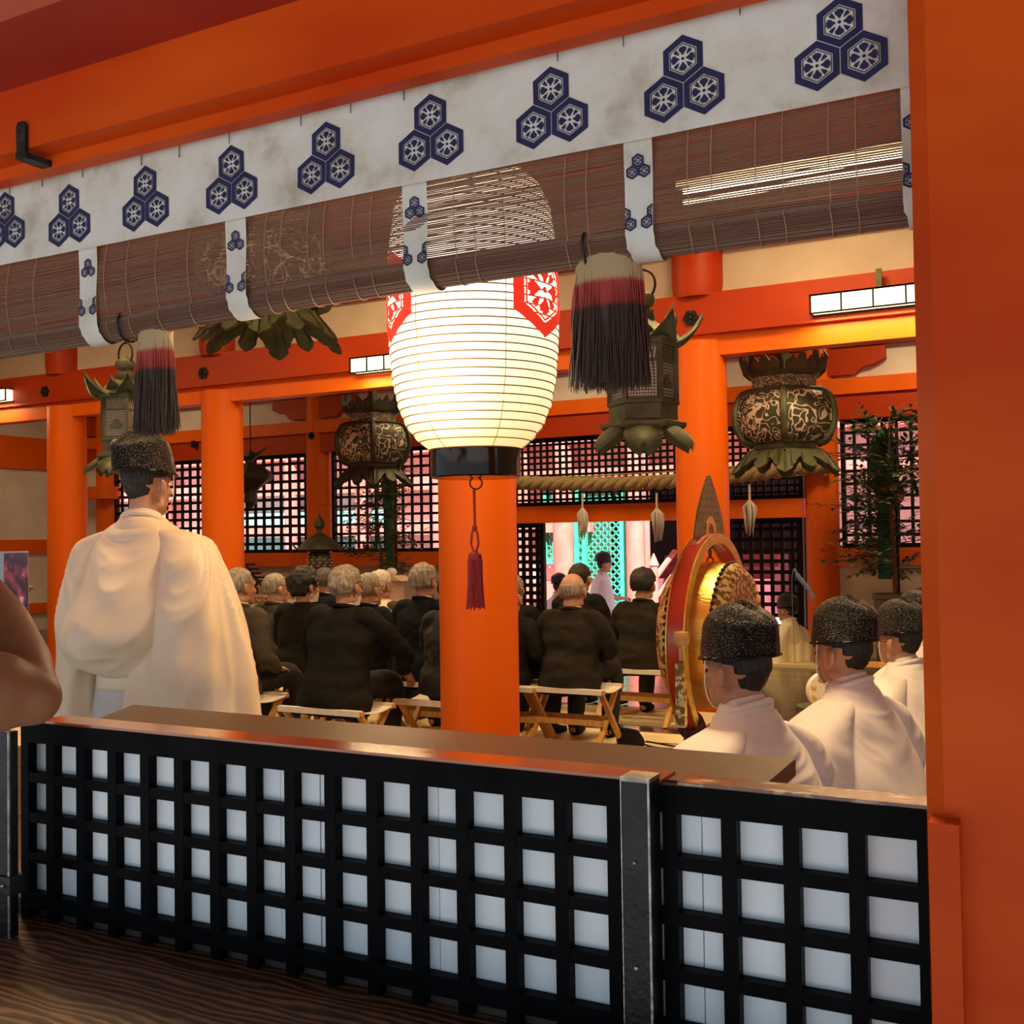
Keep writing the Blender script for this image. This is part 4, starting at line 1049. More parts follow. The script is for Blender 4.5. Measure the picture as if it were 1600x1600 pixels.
def hairblob(c, M, style, seed=0):
    c = Vector(c); m = MB(); nu, nv = (112, 76) if style == 'crop' else (60, 40); vol = {'full': .016, 'short': .007, 'bald': .004, 'big': .030, 'crop': .0035}[style]
    def f(u, v):
        a = 2*PI*u; ph = PI*v
        d = Vector((math.sin(ph)*math.cos(a), math.sin(ph)*math.sin(a), -math.cos(ph)))
        ext = vol*(1+.5*noise.noise(d*3.1+Vector((seed, 0, 0)))+.35*noise.noise(d*9+Vector((seed, 3, 0))))
        r = Vector((.076+ext, .094+ext, .088+ext))
        # hairline: face, ears, nape
        k = 1.0
        face = smooth((d.y-.42)/.12)*smooth((.62-d.z)/.15)
        side = smooth((d.y-.05)/.12)*smooth((.05-d.z)/.12)
        ear = smooth(((.40 if style == 'crop' else .27)-abs(d.y-.05))/.1)*smooth((-.0-d.z)/.12)
        nape = smooth((-.60-d.z)/.12) if style not in ('big', 'crop') else smooth((-.80-d.z)/.1)
        k = 1-.22*max(face, side, ear, nape)
        if style == 'bald': k = min(k, 1-.12*smooth((d.z-.18)/.2))
        bk_ = smooth((.25-d.y)/.3)
        if style == 'crop': r.z *= 1+.14*bk_*(d.z < 0)*min(1, -d.z*2); r.x *= 1-.12*bk_*(d.z < -.3)
        p = Vector((d.x*r.x, d.y*r.y, d.z*r.z))*k+Vector((0, -.012, .028))
        return c+M @ p
    m.grid(f, nu, nv, cu=True, cap0=True, cap1=True); return m
def hat(c, M, parent, sc=1.0, lean=0, cord=True):
    c = Vector(c); m = MB()
    def f(u, v):
        a = 2*PI*u; t = v
        r = (1-.10*t) if t < .45 else (1-.045)*math.sqrt(max(0, 1-((t-.45)/.55)**2.6))*(1) + .0
        if t < .45: r = 1-.10*t
        fl = 1+.025*noise.noise(Vector((math.cos(a)*2, math.sin(a)*2, t*3)))
        x = .100*r*math.cos(a)*fl; y = (.122*r*math.sin(a))*fl-.010-.012*t
        z = .158*t*(1+.06*math.sin(a)*t)+.008*math.cos(2*a)*t
        return c+M @ (Vector((x, y+.0, z+.040-.010*math.sin(a)*(1-t)))*sc+Vector((lean*t, 0, 0)))
    m.grid(f, 48, 26, cu=True, cap0=True, cap1=True)
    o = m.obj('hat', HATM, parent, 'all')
    r = MB(); pts = [f(i/48, .02) for i in range(49)]
    r.tube([p+(p-(c+M @ Vector((0, -.01, .05)))).normalized()*.002 for p in pts], .0045*sc, 8); r.obj('brim', GLOSSK, o, 'all')
    # folded centre ridge
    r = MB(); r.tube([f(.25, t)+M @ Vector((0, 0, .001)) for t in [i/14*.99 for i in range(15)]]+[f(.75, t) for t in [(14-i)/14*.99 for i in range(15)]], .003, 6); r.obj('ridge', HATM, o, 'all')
    if cord:
        for s in (-1, 1):
            pts = [c+M @ Vector(p) for p in ((s*.088, .045, .045), (s*.082, .052, .0), (s*.070, .060, -.05), (s*.045, .062, -.095), (0, .060, -.122))]
            k = MB(); k.tube(cr(pts, 5), .0022, 6); k.obj('chin_cord', WHCORD, parent, 'all')
    return o
def face_details(c, M, parent, glasses=False):
    c = Vector(c)
    for s in (-1, 1):
      m = MB(); m.ball(c+M @ Vector((s*.031, .083, -.004)), (.013, .006, .006), M.to_4x4(), 10, 8)
      m.obj('eye', mat('eye', (.02, .012, .01), rough=.2) if 'eye' not in bpy.data.materials else bpy.data.materials['eye'], parent)
    for s in (-1, 1): m = MB(); m.tube([c+M @ Vector((s*.015, .094, .022)), c+M @ Vector((s*.032, .093, .027)), c+M @ Vector((s*.050, .080, .020))], [.003, .0035, .002], 6); m.obj('eyebrow', HBLK, parent)
    if glasses:
        m = MB()
        for s in (-1, 1):
            m.torus(c+M @ Vector((s*.033, .106, -.006)), .020, .0014, M.to_4x4() @ Matrix.Rotation(PI/2, 4, 'X'), 20, 6)
            m.tube([c+M @ Vector((s*.054, .104, .0)), c+M @ Vector((s*.080, .05, .0)), c+M @ Vector((s*.084, -.006, .004))], .0014, 6)
        m.tube([c+M @ Vector((-.013, .108, -.004)), c+M @ Vector((.013, .108, -.004))], .0014, 6)
        m.obj('glasses', IRON, parent)
    return
def mask(c, M, parent):
    c = Vector(c)
    m = MB().grid(lambda u, v: c+M @ Vector(((u-.5)*.13, .112-.9*((u-.5)*.9)**2*.6-.02*abs(v-.4), -.02-.085*v)), 9, 7)
    o = m.obj('face_mask', SHIRT, parent, 'all')
    for s in (-1, 1):
        k = MB().tube([c+M @ Vector((s*.062, .075, -.03)), c+M @ Vector((s*.084, .0, .01)), c+M @ Vector((s*.085, -.02, -.01)), c+M @ Vector((s*.062, .07, -.08))], .0015, 5); k.obj('ear_loop', SHIRT, o)
def wrinkle(amp, sc=9, seed=0, zfreq=1.6):
    def f(cc):
        out = np.empty(len(cc))
        for i in range(len(cc)):
            x, y, z = cc[i]
            out[i] = amp*noise.noise(Vector((x*sc*.6+seed, y*sc*.6, z*sc*zfreq)))+amp*.4*noise.noise(Vector((x*sc*2, y*sc*2+seed, z*sc*2.6)))
        return out
    return f
def seated(label, px, hy, row, ang, jacket, hairstyle, hmat, trous=TROU, sc=1.0, lean=.05, headyaw=0, arm_r='lap', arm_l='lap', seat=.42, wide=1.0, group=None, msk=False, glasses=False, female=False, name='person', collar=True, shawl=None, voxel=.011, skin=SKIN):
    """guest on a folding stool; px/hy = pixel of the head centre, row = y of the hips"""
    hp = Yp(px, hy, row+lean*.8); hz_ = hp.z; x = hp.x
    e_ = empty(name, (x, row, 0), label, 'person', group, ang)
    T_ = (hz_-seat)          # seat to head centre
    k = T_/.735
    nz = hz_-.125; hc = Vector((0, lean+.02, hz_))
    Mh = Matrix.Rotation(headyaw, 3, 'Z') @ Matrix.Diagonal((1.07, 1.05, 1.07))
    shz = hz_-.185; sw = .185*wide
    def arm(s, mode):
        sh = Vector((s*sw, lean*.85, shz-.01))
        if mode == 'knee': el = Vector((s*.29*wide, lean+.12, seat+.31*k)); wr_ = Vector((s*.27, .34, seat+.17)); hd = Vector((0, .6, -.5))
        elif mode == 'side': el = Vector((s*.25*wide, lean-.02, seat+.27*k)); wr_ = Vector((s*.20, .20, seat+.15)); hd = Vector((-s*.3, 1, -.2))
        else: el = Vector((s*.235*wide, lean+.05, seat+.27*k)); wr_ = Vector((s*.09, .25, seat+.19)); hd = Vector((-s*.8, .8, -.1))
        return sh, el, wr_, hd
    arms = [arm(-1, arm_l), arm(1, arm_r)]
    body = MB(); addhead(body, hc, Mh)
    limb(body, [(0, lean*.6, nz-.14), (0, lean*.9, nz-.01), hc+Vector((0, -.018, -.05))], [.05, .054, .054])
    limb(body, [(0, 0, seat+.13), (0, lean*.5, seat+.3*k), (0, lean*.8, nz-.16)], [.105, .095, .075])
    for s, (sh, el, wr_, hd) in zip((-1, 1), arms):
        limb(body, [(0, lean*.8, shz-.07), sh+Vector((-s*.03, 0, -.03)), el, wr_], [.04, .036, .032, .024])
        addhand(body, wr_, hd, s, .55)
    for s in (-1, 1):
        sp = .10 if female else .13
        limb(body, [(s*.07, 0, seat+.11), (s*sp, .38, seat+.075), (s*(sp-.0), .36, .10)], [.075, .05, .035])
        limb(body, [(s*sp, .34, .06), (s*sp, .40, .045), (s*(sp+.01), .50, .035)], [.035, .032, .02])
    bake(body, 'body', skin, e_, voxel*.85, 2)
    if hairstyle: 
        hb = hairblob(hc, Mh, hairstyle, random.random()*20); hb.obj('hair', hmat, e_, 'all')
    # jacket
    j = MB(); w = wide
    ringloft(j, [(0, -.02, seat+.015, .185*w, .150), (0, -.01, seat+.12, .190*w, .150), (0, lean*.3, seat+.24*k, .178*w, .132), (0, lean*.65, shz-.13, .200*w, .130), (0, lean*.9, shz-.035, .192*w, .112), (0, lean*.95, shz+.022, .128*w, .088), (0, lean, nz+.018, .067, .067)], exp=2.3)
    for s, (sh, el, wr_, hd) in zip((-1, 1), arms):
        limb(j, [(s*.10*w, lean*.9, shz-.015), sh-Vector((s*.012, 0, .008)), el, el.lerp(wr_, .55), wr_+(el-wr_).normalized()*.02], [.075, .072, .060, .052, .044])
    if female: ringloft(j, [(0, .12, seat-.02, .17*w, .26), (0, .10, seat+.07, .18*w, .25), (0, .02, seat+.16, .16*w, .14)])
    else:   # coat skirts spreading over the stool
        ringloft(j, [(0, -.035, seat-.06, .200*w, .125), (0, -.02, seat+.02, .215*w, .165), (0, -.01, seat+.10, .195*w, .155)], fold=lambda a, v: .05*math.sin(5*a+1)*(1-v))
    bake(j, 'jacket', jacket, e_, voxel, 3, wrinkle(.0115, 9, random.random()*9))
    t = MB()
    for s in (-1, 1):
        sp = .10 if female else .13
        limb(t, [(s*.08, .02, seat+.10), (s*.11, .22, seat+.09), (s*sp, .42, seat+.06), (s*sp, .40, seat*.55), (s*sp, .37, .10)], [.095, .092, .075, .065, .058])
    bake(t, 'skirt' if female else 'trousers', trous, e_, voxel*1.2, 2, wrinkle(.005, 10))
    f_ = MB()
    for s in (-1, 1):
        sp = .10 if female else .13
        limb(f_, [(s*sp, .345, .09), (s*sp, .36, .045), (s*(sp+.005), .44, .040), (s*(sp+.015), .53, .030)], [.042, .044, .042, .028], sq=.85)
        bake(f_, 'sock', SOCK, e_, .010, 2); f_ = MB()
    if collar:
        MB().lathe([(.062, nz-.01), (.064, nz+.025), (.058, nz+.030), (.056, nz)], (0, lean+.002, 0), 24).obj('shirt_collar', SHIRT, e_, True)
        MB().torus((0, lean-.002, nz+.006), .069, .013, Matrix.Rotation(-.22, 4, 'X'), 24, 8).obj('jacket_collar', jacket, e_, 'all')
    face_details(hc, Mh, e_, glasses)
    if msk: mask(hc, Mh, e_)
    if shawl:
        s2 = MB(); ringloft(s2, [(0, lean*.6-.01, shz-.2, .215*w, .15), (0, lean*.8-.01, shz-.05, .21*w, .13), (0, lean*.95, shz+.03, .14*w, .1), (0, lean, nz+.024, .073, .073)], exp=2.2)
        bake(s2, 'shawl', shawl, e_, .012, 3, wrinkle(.008, 10))
    return e_, x
def stool(px, row, label, w=.62, x=None, seat=.42):
    if x is None: x = Yp(px, 1000, row).x
    e_ = empty('folding_stool', (x, row, 0), label, 'stool', None)
    # slung canvas
    m = MB(); nn = 9
    def f(u, v, o_): 
        xx = (u-.5)*w; yy = (v-.5)*.34; return Vector((xx, yy, seat-.012-.022*math.sin(PI*v)*1.0+o_))
    vs = [f(i/(nn-1), j/(nn-1), 0) for j in range(nn) for i in range(nn)]+[f(i/(nn-1), j/(nn-1), -.006) for j in range(nn) for i in range(nn)]
    fs = []
    for j in range(nn-1):
        for i in range(nn-1): a = j*nn+i; fs += [(a, a+1, a+nn+1, a+nn), (a+nn*nn, a+nn+nn*nn, a+nn+1+nn*nn, a+1+nn*nn)]
    for i in range(nn-1): fs += [(i, i+nn*nn, i+1+nn*nn, i+1), ((nn-1)*nn+i, (nn-1)*nn+i+1, (nn-1)*nn+i+1+nn*nn, (nn-1)*nn+i+nn*nn), (i*nn, (i+1)*nn, (i+1)*nn+nn*nn, i*nn+nn*nn), (i*nn+nn-1, i*nn+nn-1+nn*nn, (i+1)*nn+nn-1+nn*nn, (i+1)*nn+nn-1)]
    m.add(vs, fs); m.obj('canvas_seat', CANVAS, e_, 'all')
    for s in (-1, 1): MB().box((-w/2-.005, s*.165-.013, seat-.033), (w/2+.005, s*.165+.013, seat-.009)).obj('seat_rail', HONEY, e_); MB().box((-w/2+.012, s*.165-.018, seat-.037), (w/2-.012, s*.165+.018, seat-.004)).obj('canvas_hem', CANVAS, e_)
    for s in (-1, 1):
        for q in (-1, 1):
            xx = s*(w/2-.035)+q*.014; MB().bar((xx, -q*.165, seat-.03), (xx, q*.20, .0), .024, .034, (1, 0, 0)).obj('leg', HONEY, e_)
    for q in (-1, 1):
        z = .17; yy = .20*q*(1-z/.42)+.0; MB().box((-w/2+.04, q*.10-.01, z), (w/2-.04, q*.10+.01, z+.035)).obj('stretcher', HONEY, e_)
    return e_
A0 = 0.0
guests = [
 ('seated guest in grey-brown jacket with thinning grey hair beside the priest robe', 370, 918, 5.35, dict(jacket=SBRN, hairstyle='short', hmat=HGRY, headyaw=-.25, arm_r='side')),
 ('big grey-haired man in black suit leaning on his knee, nearest of the guests', 536, 918, 5.25, dict(jacket=SBLK, hairstyle='full', hmat=HGRY, wide=1.18, arm_r='knee', msk=True, lean=.10, headyaw=-.15)),
 ('guest in dark patterned dress half hidden left of the lantern pillar', 706, 925, 5.75, dict(jacket=mat('dark_patterned_dress', (.010, .009, .009), (.05, .035, .028), rough=.8, scale=14, lo=.6, hi=.66), hairstyle='full', hmat=HBLK, female=True, collar=False)),
 ('grey-haired guest in grey suit and glasses, second row left', 427, 921, 6.7, dict(jacket=SGRY, hairstyle='short', hmat=HGRY, glasses=True, headyaw=-.35)),
 ('woman with short black hair, black dress and face mask in second row', 473, 917, 6.25, dict(jacket=SBLK, hairstyle='big', hmat=HBLK, female=True, msk=True, collar=False, headyaw=-.35)),
 ('grey-haired man in dark suit just right of the big grey-haired man', 573, 922, 6.6, dict(jacket=SNAV, hairstyle='short', hmat=HGRY, headyaw=-.2)),
 ('silver-haired man in navy suit left of the lantern pillar', 659, 910, 6.45, dict(jacket=SNAV, hairstyle='full', hmat=HGRY, headyaw=-.1)),
 ('balding grey man in dark olive suit on the front stool right of the pillar', 893, 925, 6.55, dict(jacket=SOLV, hairstyle='bald', hmat=HGRY, wide=1.05)),
 ('suited guest almost hidden behind the right side of the lantern pillar', 791, 935, 6.5, dict(jacket=SBLK, hairstyle='short', hmat=HDGR, arm_r='side')),
 ('dark-haired man in black suit in front of the grey wall with offerings', 504, 909, 7.8, dict(jacket=SNAV, hairstyle='short', hmat=HDGR)),
 ('white-haired person in cream shawl and brown sleeves beside the wooden box lantern', 593, 916, 7.5, dict(jacket=SBRN, hairstyle='full', hmat=HWHT, shawl=ROBEC, collar=False, headyaw=-.25)),
 ('dark-haired suited guest directly behind the balding man', 903, 905, 7.9, dict(jacket=SBLK, hairstyle='short', hmat=HBLK)),
 ('black-haired man in dark olive suit on the stool next to the hanging drum', 1003, 915, 7.65, dict(jacket=SOLV, hairstyle='full', hmat=HBLK, headyaw=-.05)),
 ('suited guest with grey hair peeking out right of the lantern pillar', 800, 922, 7.8, dict(jacket=SBLK, hairstyle='short', hmat=HGRY)),
]
stool_lb = {}
for i, (lb, px, hy, row, kw) in enumerate(guests):
    e_, x = seated(lb, px, hy, row, -.05+.08*math.sin(i*2.1), **kw)
    stool(px, row, 'folding wooden stool with canvas seat under the '+' '.join(lb.split()[:7]).replace(' in ', ' in '), .62 if row < 7 else .6, x)
# ---- priests in robes
def robed(label, loc, ang, hz_, mode='kneel', rmat=ROBE, base=0.0, headyaw=0, hatsc=1.0, voxel=.010, glasses=False, lower=None, fine=False, sw=.19, armf=.22, hatlean=0, lean=.04, tall=True, cheap=False, rw=1.0):
    e_ = empty('person', loc, label, 'person', None, ang)
    hc = Vector((0, lean+.03, hz_)); Mh = Matrix.Rotation(headyaw, 3, 'Z')
    nz = hz_-(.112 if mode != 'stand' else .138); shz = hz_-(.19 if mode == 'stand' else .195)
    body = MB(); addhead(body, hc, Mh)
    limb(body, [(0, lean*.7, nz-.14), (0, lean-.005, nz-.01), hc+Vector((0, -.020, -.05))], [.05, .053, .054])
    limb(body, [(0, 0, base+.12), (0, lean*.5, (base+nz)/2), (0, lean*.8, nz-.16)], [.10, .095, .075])
    arms = []
    for s in (-1, 1):
        sh = Vector((s*sw, lean*.8, shz)); el = Vector((s*(sw+.07), lean+.05, shz-.27)); wr_ = Vector((s*.10, armf+.10, shz-.30))
        arms.append((s, sh, el, wr_)); limb(body, [(0, lean*.8, shz-.07), sh+Vector((-s*.04, 0, -.045)), el, wr_], [.04, .036, .032, .024]); addhand(body, wr_, Vector((-s*.6, .8, -.1)), s, .6)
    if mode == 'stand':
        for s in (-1, 1):
            limb(body, [(s*.08, 0, base+.85), (s*.09, .02, base+.45), (s*.09, -.01, base+.09)], [.085, .055, .035]); limb(body, [(s*.09, -.02, base+.05), (s*.09, .05, base+.04), (s*.10, .14, base+.03)], [.035, .033, .022])
    else:
        for s in (-1, 1): limb(body, [(s*.09, 0, base+.14), (s*.13, .33, base+.12), (s*.12, .0, base+.06), (s*.10, -.12, base+.05)], [.085, .06, .045, .03])
    bake(body, 'body', SKIN, e_, .0062 if fine else .010, 2)
    hairblob(hc, Mh, 'crop', 3).obj('hair', HBLK, e_, 'all')
    hat(hc, Mh, e_, hatsc, hatlean, True)
    face_details(hc, Mh, e_, glasses)
    r = MB()
    if mode == 'stand':
        ringloft(r, [(-.02, 0, base+.98, .150*rw, .120), (-.03, -.03, base+1.03, .190*rw, .150), (-.03, -.04, base+1.10, .205*rw, .158), (0, -.01, shz-.22, .200*rw, .135), (0, lean*.8, shz-.06, .195*rw, .115), (0, lean*.9, shz+.01, .155, .095), (0, lean, nz+.004, .080, .078), (0, lean, nz+.02, .068, .068)], exp=2.4)
    else:
        ringloft(r, [(0, .06, base+.0, .26*rw, .30), (0, .05, base+.10, .26*rw, .29), (0, -.02, base+.24, .25*rw, .22), (0, -.02, (base+shz)/2+.03, .245*rw, .19), (0, lean*.5, shz-.14, .225*rw, .155), (0, lean*.7, shz-.03, .185, .125), (0, lean*.85, shz+.045, .115, .095), (0, lean, nz+.02, .068, .070)], exp=2.2,
                 fold=lambda a, v: .06*(1-v)**1.2*math.sin(7*a+2*math.sin(3*a)))
    zb_ = base+(.60 if mode == 'stand' else .05)
    slv = []
    for s, sh, el, wr_ in arms:
        # wide hanging sleeve: flattened loft from the shoulder down
        q = MB()
        if mode == 'stand' and s > 0:
            rings = [(.10, .03, shz+.02, .06, .06), (.185, .02, shz-.02, .085, .085), (.225, .0, shz-.10, .100, .11), (.25, -.01, shz-.22, .125, .135), (.262, -.02, shz-.36, .165, .155), (.262, -.03, shz-.50, .205, .17), (.25, -.03, shz-.66, .235, .18), (.24, -.03, zb_, .25, .19)]
        elif mode == 'stand':
            rings = [(-.10, .03, shz+.015, .06, .06), (-.180, .03, shz-.025, .075, .08), (-.212, .04, shz-.10, .075, .11), (-.222, .05, shz-.25, .078, .14), (-.225, .06, shz-.42, .085, .17), (-.228, .07, zb_, .095, .21)]
        else:
            rings = [(s*.10, lean*.8, shz+.042, .05, .06), (s*.185, .04, shz-.015, .080, .10), (s*.235, .07, shz-.10, .095, .145), (s*.265, .12, shz-.24, .105, .19), (s*.285, .15, shz-.42, .115, .23)]
            if zb_ < shz-.5: rings.append((s*.29, .16, zb_, .125, .26))
        ringloft(q, rings, exp=2.2, n=56, fold=(lambda a, v, s=s: .055*v**.8*math.sin(5*a+s+2.2*math.sin(2*a+s))))
        slv.append(q)
    sL = [(np.array((s*.17, lean*.8, shz+.02))) for s in (-1, 1)]
    sd = random.random()*9
    def folds(cc):
        out = np.zeros(len(cc))
        for i in range(len(cc)):
            x, y, z = cc[i]; P = sL[0] if x < 0 else sL[1]
            dx, dy, dz = x-P[0], y-P[1], P[2]-z; d = math.sqrt(dx*dx+dy*dy+dz*dz)+1e-5
            a = math.atan2(dy, dz+.05); amp = smooth(d/.28)*(.4+.6*smooth((P[2]-z)/.3))
            # back panel hangs from the collar, sleeves from the shoulder
            v = noise.noise(Vector((a*5.5+sd, d*1.6, x*3)))
            ridge = (1-abs(noise.noise(Vector((a*3.3+sd*2, d*.9, 4+x*2))))*2.2)
            v2 = noise.noise(Vector((a*11+sd*3, d*2.2, 7+x*5)))
            out[i] = .020*amp*v+.020*amp*max(ridge, -.3)+.009*amp*(1-2.4*abs(v2))+.0045*noise.noise(Vector((x*12, y*12, z*8+sd)))
        return out
    fd = folds if not cheap else wrinkle(.012, 5, sd, .7)
    bake(r, 'robe', rmat, e_, voxel, 2, fd)
    for q in slv: bake(q, 'sleeve', rmat, e_, voxel, 2, fd)
    if mode == 'stand':
        h_ = MB(); ringloft(h_, [(0, 0, base+.04, .26, .20), (0, 0, base+.5, .22, .17), (0, 0, base+.86, .165, .125), (0, 0, base+1.0, .145, .115)], fold=lambda a, v: .07*(1-v)*math.sin(11*a))
        bake(h_, 'hakama', lower or HAKA, e_, .013, 2)
        b_ = MB(); ringloft(b_, [(0, 0, base+.90, .158, .128), (0, 0, base+.985, .150, .122)]); b_.obj('sash', lower or rmat, e_, 'all')
    # inner and outer collars
    MB().lathe([(.074, -.035), (.068, .0), (.062, .034), (.057, .036), (.057, -.01)], (0, lean, nz), 28, Matrix.Rotation(-.32, 4, 'X')).obj('inner_collar', SHIRT, e_, True)
    MB().torus((0, lean, nz+.004), .074, .010, Matrix.Rotation(-.40, 4, 'X'), 28, 8).obj('outer_collar', rmat, e_, 'all')
    return e_
# standing priest, back view
pc = Dp(214, 757, 4.0)
robed('standing priest in white wide-sleeved robe and glittering black hat, seen from behind', (pc.x, pc.y, pc.z-1.655), .25, 1.655, 'stand', mat('cream_white_silk', (.84, .66, .47), (.90, .74, .56), rough=.5, scale=5, bump=.06, bscale=10, sheen=.2), headyaw=-.22, voxel=.0085, fine=True, hatsc=1.05, hatlean=-.022, rw=1.05)
# musicians in profile
for (px, py, dist, lb, gl, ya) in ((1161, 1050, 3.08, 'nearest musician in white robe and black hat beside the hanging drum', False, 1.22),
                               (1326, 1022, 3.72, 'second musician in white robe and black hat, in the middle of the row', False, 1.22),
                               (1412, 1003, 4.95, 'third musician with glasses in white robe and black hat by the big post', True, 1.15),
                               (1440, 978, 5.8, 'fourth musician mostly hidden behind the big post, only hat edge showing', False, 1.15)):
    h = Dp(px, py, dist)
    robed(lb, (h.x+.04, h.y, 0), ya, h.z, 'kneel', ROBE, 0.0, glasses=gl, voxel=.0085 if dist < 4 else .012, fine=dist < 4.9, hatsc=1.0, armf=.16)
# kneeling priest near the lattice door, facing left
h = Dp(1231, 955, 11.7)
robed('kneeling priest in pale yellow robe near the black lattice door', (h.x+.05, h.y, .03), 1.25, h.z-.03, 'kneel', mat('pale_yellow_robe', (.92, .84, .52), (.96, .90, .62), rough=.7, scale=4), 0, cheap=True, glasses=True, armf=.15, rw=.85)
tt = MB().box((-.62, -.45, 0), (.62, .45, .035)).obj('kneeling_mat', STRAW); tt.location = (h.x+.05, h.y, 0); tag(tt, 'straw mat under the kneeling yellow-robed priest', 'mat')
# priests in the courtyard
h = Dp(937, 893, 15.6)
robed('priest in bluish white robe standing in the sunny courtyard doorway', (h.x, h.y, -.6), -.9, 1.60, 'stand', ROBEB, 0, cheap=True, armf=.25, lower=ROBEB)
h = Dp(868, 917, 15.2)
robed('white-robed priest at left courtyard edge, beside the open lattice door', (h.x, h.y, -.6), -.75, h.z+.6, 'stand' if False else 'kneel', ROBEB, .35, cheap=True)
# foreground arm holding a phone
ap = empty('person', Dp(-120, 1300, 1.15), 'tanned bare arm of a visitor at left holding up a phone', 'person')
O_ = ap.location
def Q(px, py, d): return Dp(px, py, d)-O_
m = MB()
limb(m, [Q(-330, 1060, 1.0), Q(-120, 1078, 1.04), Q(-10, 1082, 1.08), Q(52, 1090, 1.10)], [.058, .050, .043, .030], 20)
limb(m, [Q(50, 1082, 1.11), Q(22, 1030, 1.16), Q(-20, 975, 1.22), Q(-75, 915, 1.30), Q(-190, 840, 1.45)], [.028, .036, .043, .042, .032], 20)
limb(m, [Q(-330, 1060, 1.0), Q(-420, 1250, 1.0)], [.08, .13], 20)
limb(m, [Q(-420, 1250, 1.0), Q(-330, 1150, 1.35), Q(-150, 1080, 1.6), Q(10, 990, 1.86), Q(18, 970, 1.9)], [.10, .05, .04, .027, .025], 16)
addhand(m, Q(22, 968, 1.9), Q(34, 905, 1.95)-Q(22, 968, 1.9), 1, .5, nrm=(-.2, -1, .1), fn=.55)
bake(m, 'arm', SKINF, ap, .0065, 3)
Mr = Matrix.Rotation(yaw+.85, 3, 'Z')
ph = empty('phone', Dp(22, 908, 1.86), 'phone with clear case raised by the foreground visitor', 'phone'); 
Mp = Matrix.Rotation(1.9, 4, 'Z')
m = MB().box((-.036, -.004, -.075), (.036, .004, .052), Mp); bv = m.obj('case', mat('clear_case', (.35, .33, .33), rough=.15, coat=.6), ph)
def scr():
    m, t, b = nt('phone_screen', .15, 0, (.02, .02, .03)); N = t.nodes; L = t.links
    tc = N.new('ShaderNodeTexCoord'); n = N.new('ShaderNodeTexNoise'); n.inputs['Scale'].default_value = 40
    r = N.new('ShaderNodeValToRGB'); e = r.color_ramp.elements; e[0].position = .45; e[0].color = (.01, .018, .04, 1); e[1].position = .66; e[1].color = (.28, .05, .06, 1); x = e.new(.74); x.color = (.4, .38, .45, 1)
    L.new(tc.outputs['Object'], n.inputs['Vector']); L.new(n.outputs['Fac'], r.inputs[0]); L.new(r.outputs[0], b.inputs['Emission Color']); b.inputs['Emission Strength'].default_value = .8
    return m
MB().box((-.033, -.0052, -.072), (.033, -.004, .049), Mp).obj('screen', scr(), ph)

# ============================================================ DRUM
dc = Yp(1112, 1000, 3.85)
DM = Matrix.Rotation(-.02, 4, 'Z')
dr = empty('hanging_drum', (dc.x, dc.y, 0), 'gilded hanging drum in a round red hoop stand with flame finial', 'drum'); dr.rotation_euler = (0, 0, -.03)
z0 = dc.z
RX = Matrix.Rotation(PI/2, 4, 'Y')
# hoop in the yz plane: rectangular section
def hoop(name, ri, ro, w, m_, x=0, par=dr, zc_=None):
    mb = MB(); n = 64; vs = []; zz = z0 if zc_ is None else zc_
    for i in range(n):
        a = 2*PI*i/n; c, s = math.cos(a), math.sin(a)
        for (r_, xx) in ((ri, -w/2), (ro, -w/2), (ro, w/2), (ri, w/2)): vs.append((x+xx, r_*c, zz+r_*s*1.02))
    fs = [(i*4+q, i*4+(q+1) % 4, ((i+1) % n)*4+(q+1) % 4, ((i+1) % n)*4+q) for i in range(n) for q in range(4)]
    return mb.add(vs, fs).obj(name, m_, par, True)
hoop('hoop', .352, .382, .062, REDL)
hoop('hoop_edge', .350, .386, .006, GOLD, .032); hoop('hoop_edge', .350, .386, .006, GOLD, -.032)
# crown arch (pink lacquer) on top of hoop
m = MB().torus((0, 0, z0+.0), .372, .022, Matrix.Rotation(PI/2, 4, 'Y') , 24, 10, PI-.42, PI+.42); m.obj('crown_arch', PINKL, dr, 'all')
# drum body
dz = z0+.02
def dl(prof, name, m_): return MB().lathe(prof, (0, 0, dz), 56, RX).obj(name, m_, dr, True)
dl([(.243, -.082), (.258, -.075), (.270, -.02), (.270, .02), (.258, .075), (.243, .082)], 'barrel', GOLD)
dl([(.238, .080), (.260, .083), (.264, .092), (.236, .125), (.226, .127), (.222, .121)], 'right_rim', GOLDP)
dl([(.238, -.080), (.260, -.083), (.264, -.092), (.236, -.125), (.226, -.127), (.222, -.121)], 'left_rim', GOLDP)
dl([(.0, .118), (.2235, .121), (.2235, .117)], 'drum_head', GOLDP); dl([(.0, -.118), (.2235, -.121), (.2235, -.117)], 'drum_head', GOLDP)
m = MB()
for sx in (.083, -.083):
    for k in range(60):
        a = 2*PI*k/60; m.ball((sx, .264*math.cos(a), dz+.264*math.sin(a)), .0085, nu=8, nv=6)
stuff(m.obj('bead_row', IRON, dr, 'all'))
# chain
for k in range(3): MB().torus((0, 0, z0+.35-.028*k), .012, .003, Matrix.Rotation(k*PI/2, 4, 'Z') @ Matrix.Rotation(PI/2, 4, 'X'), 14, 6).obj('chain_link', IRON, dr)
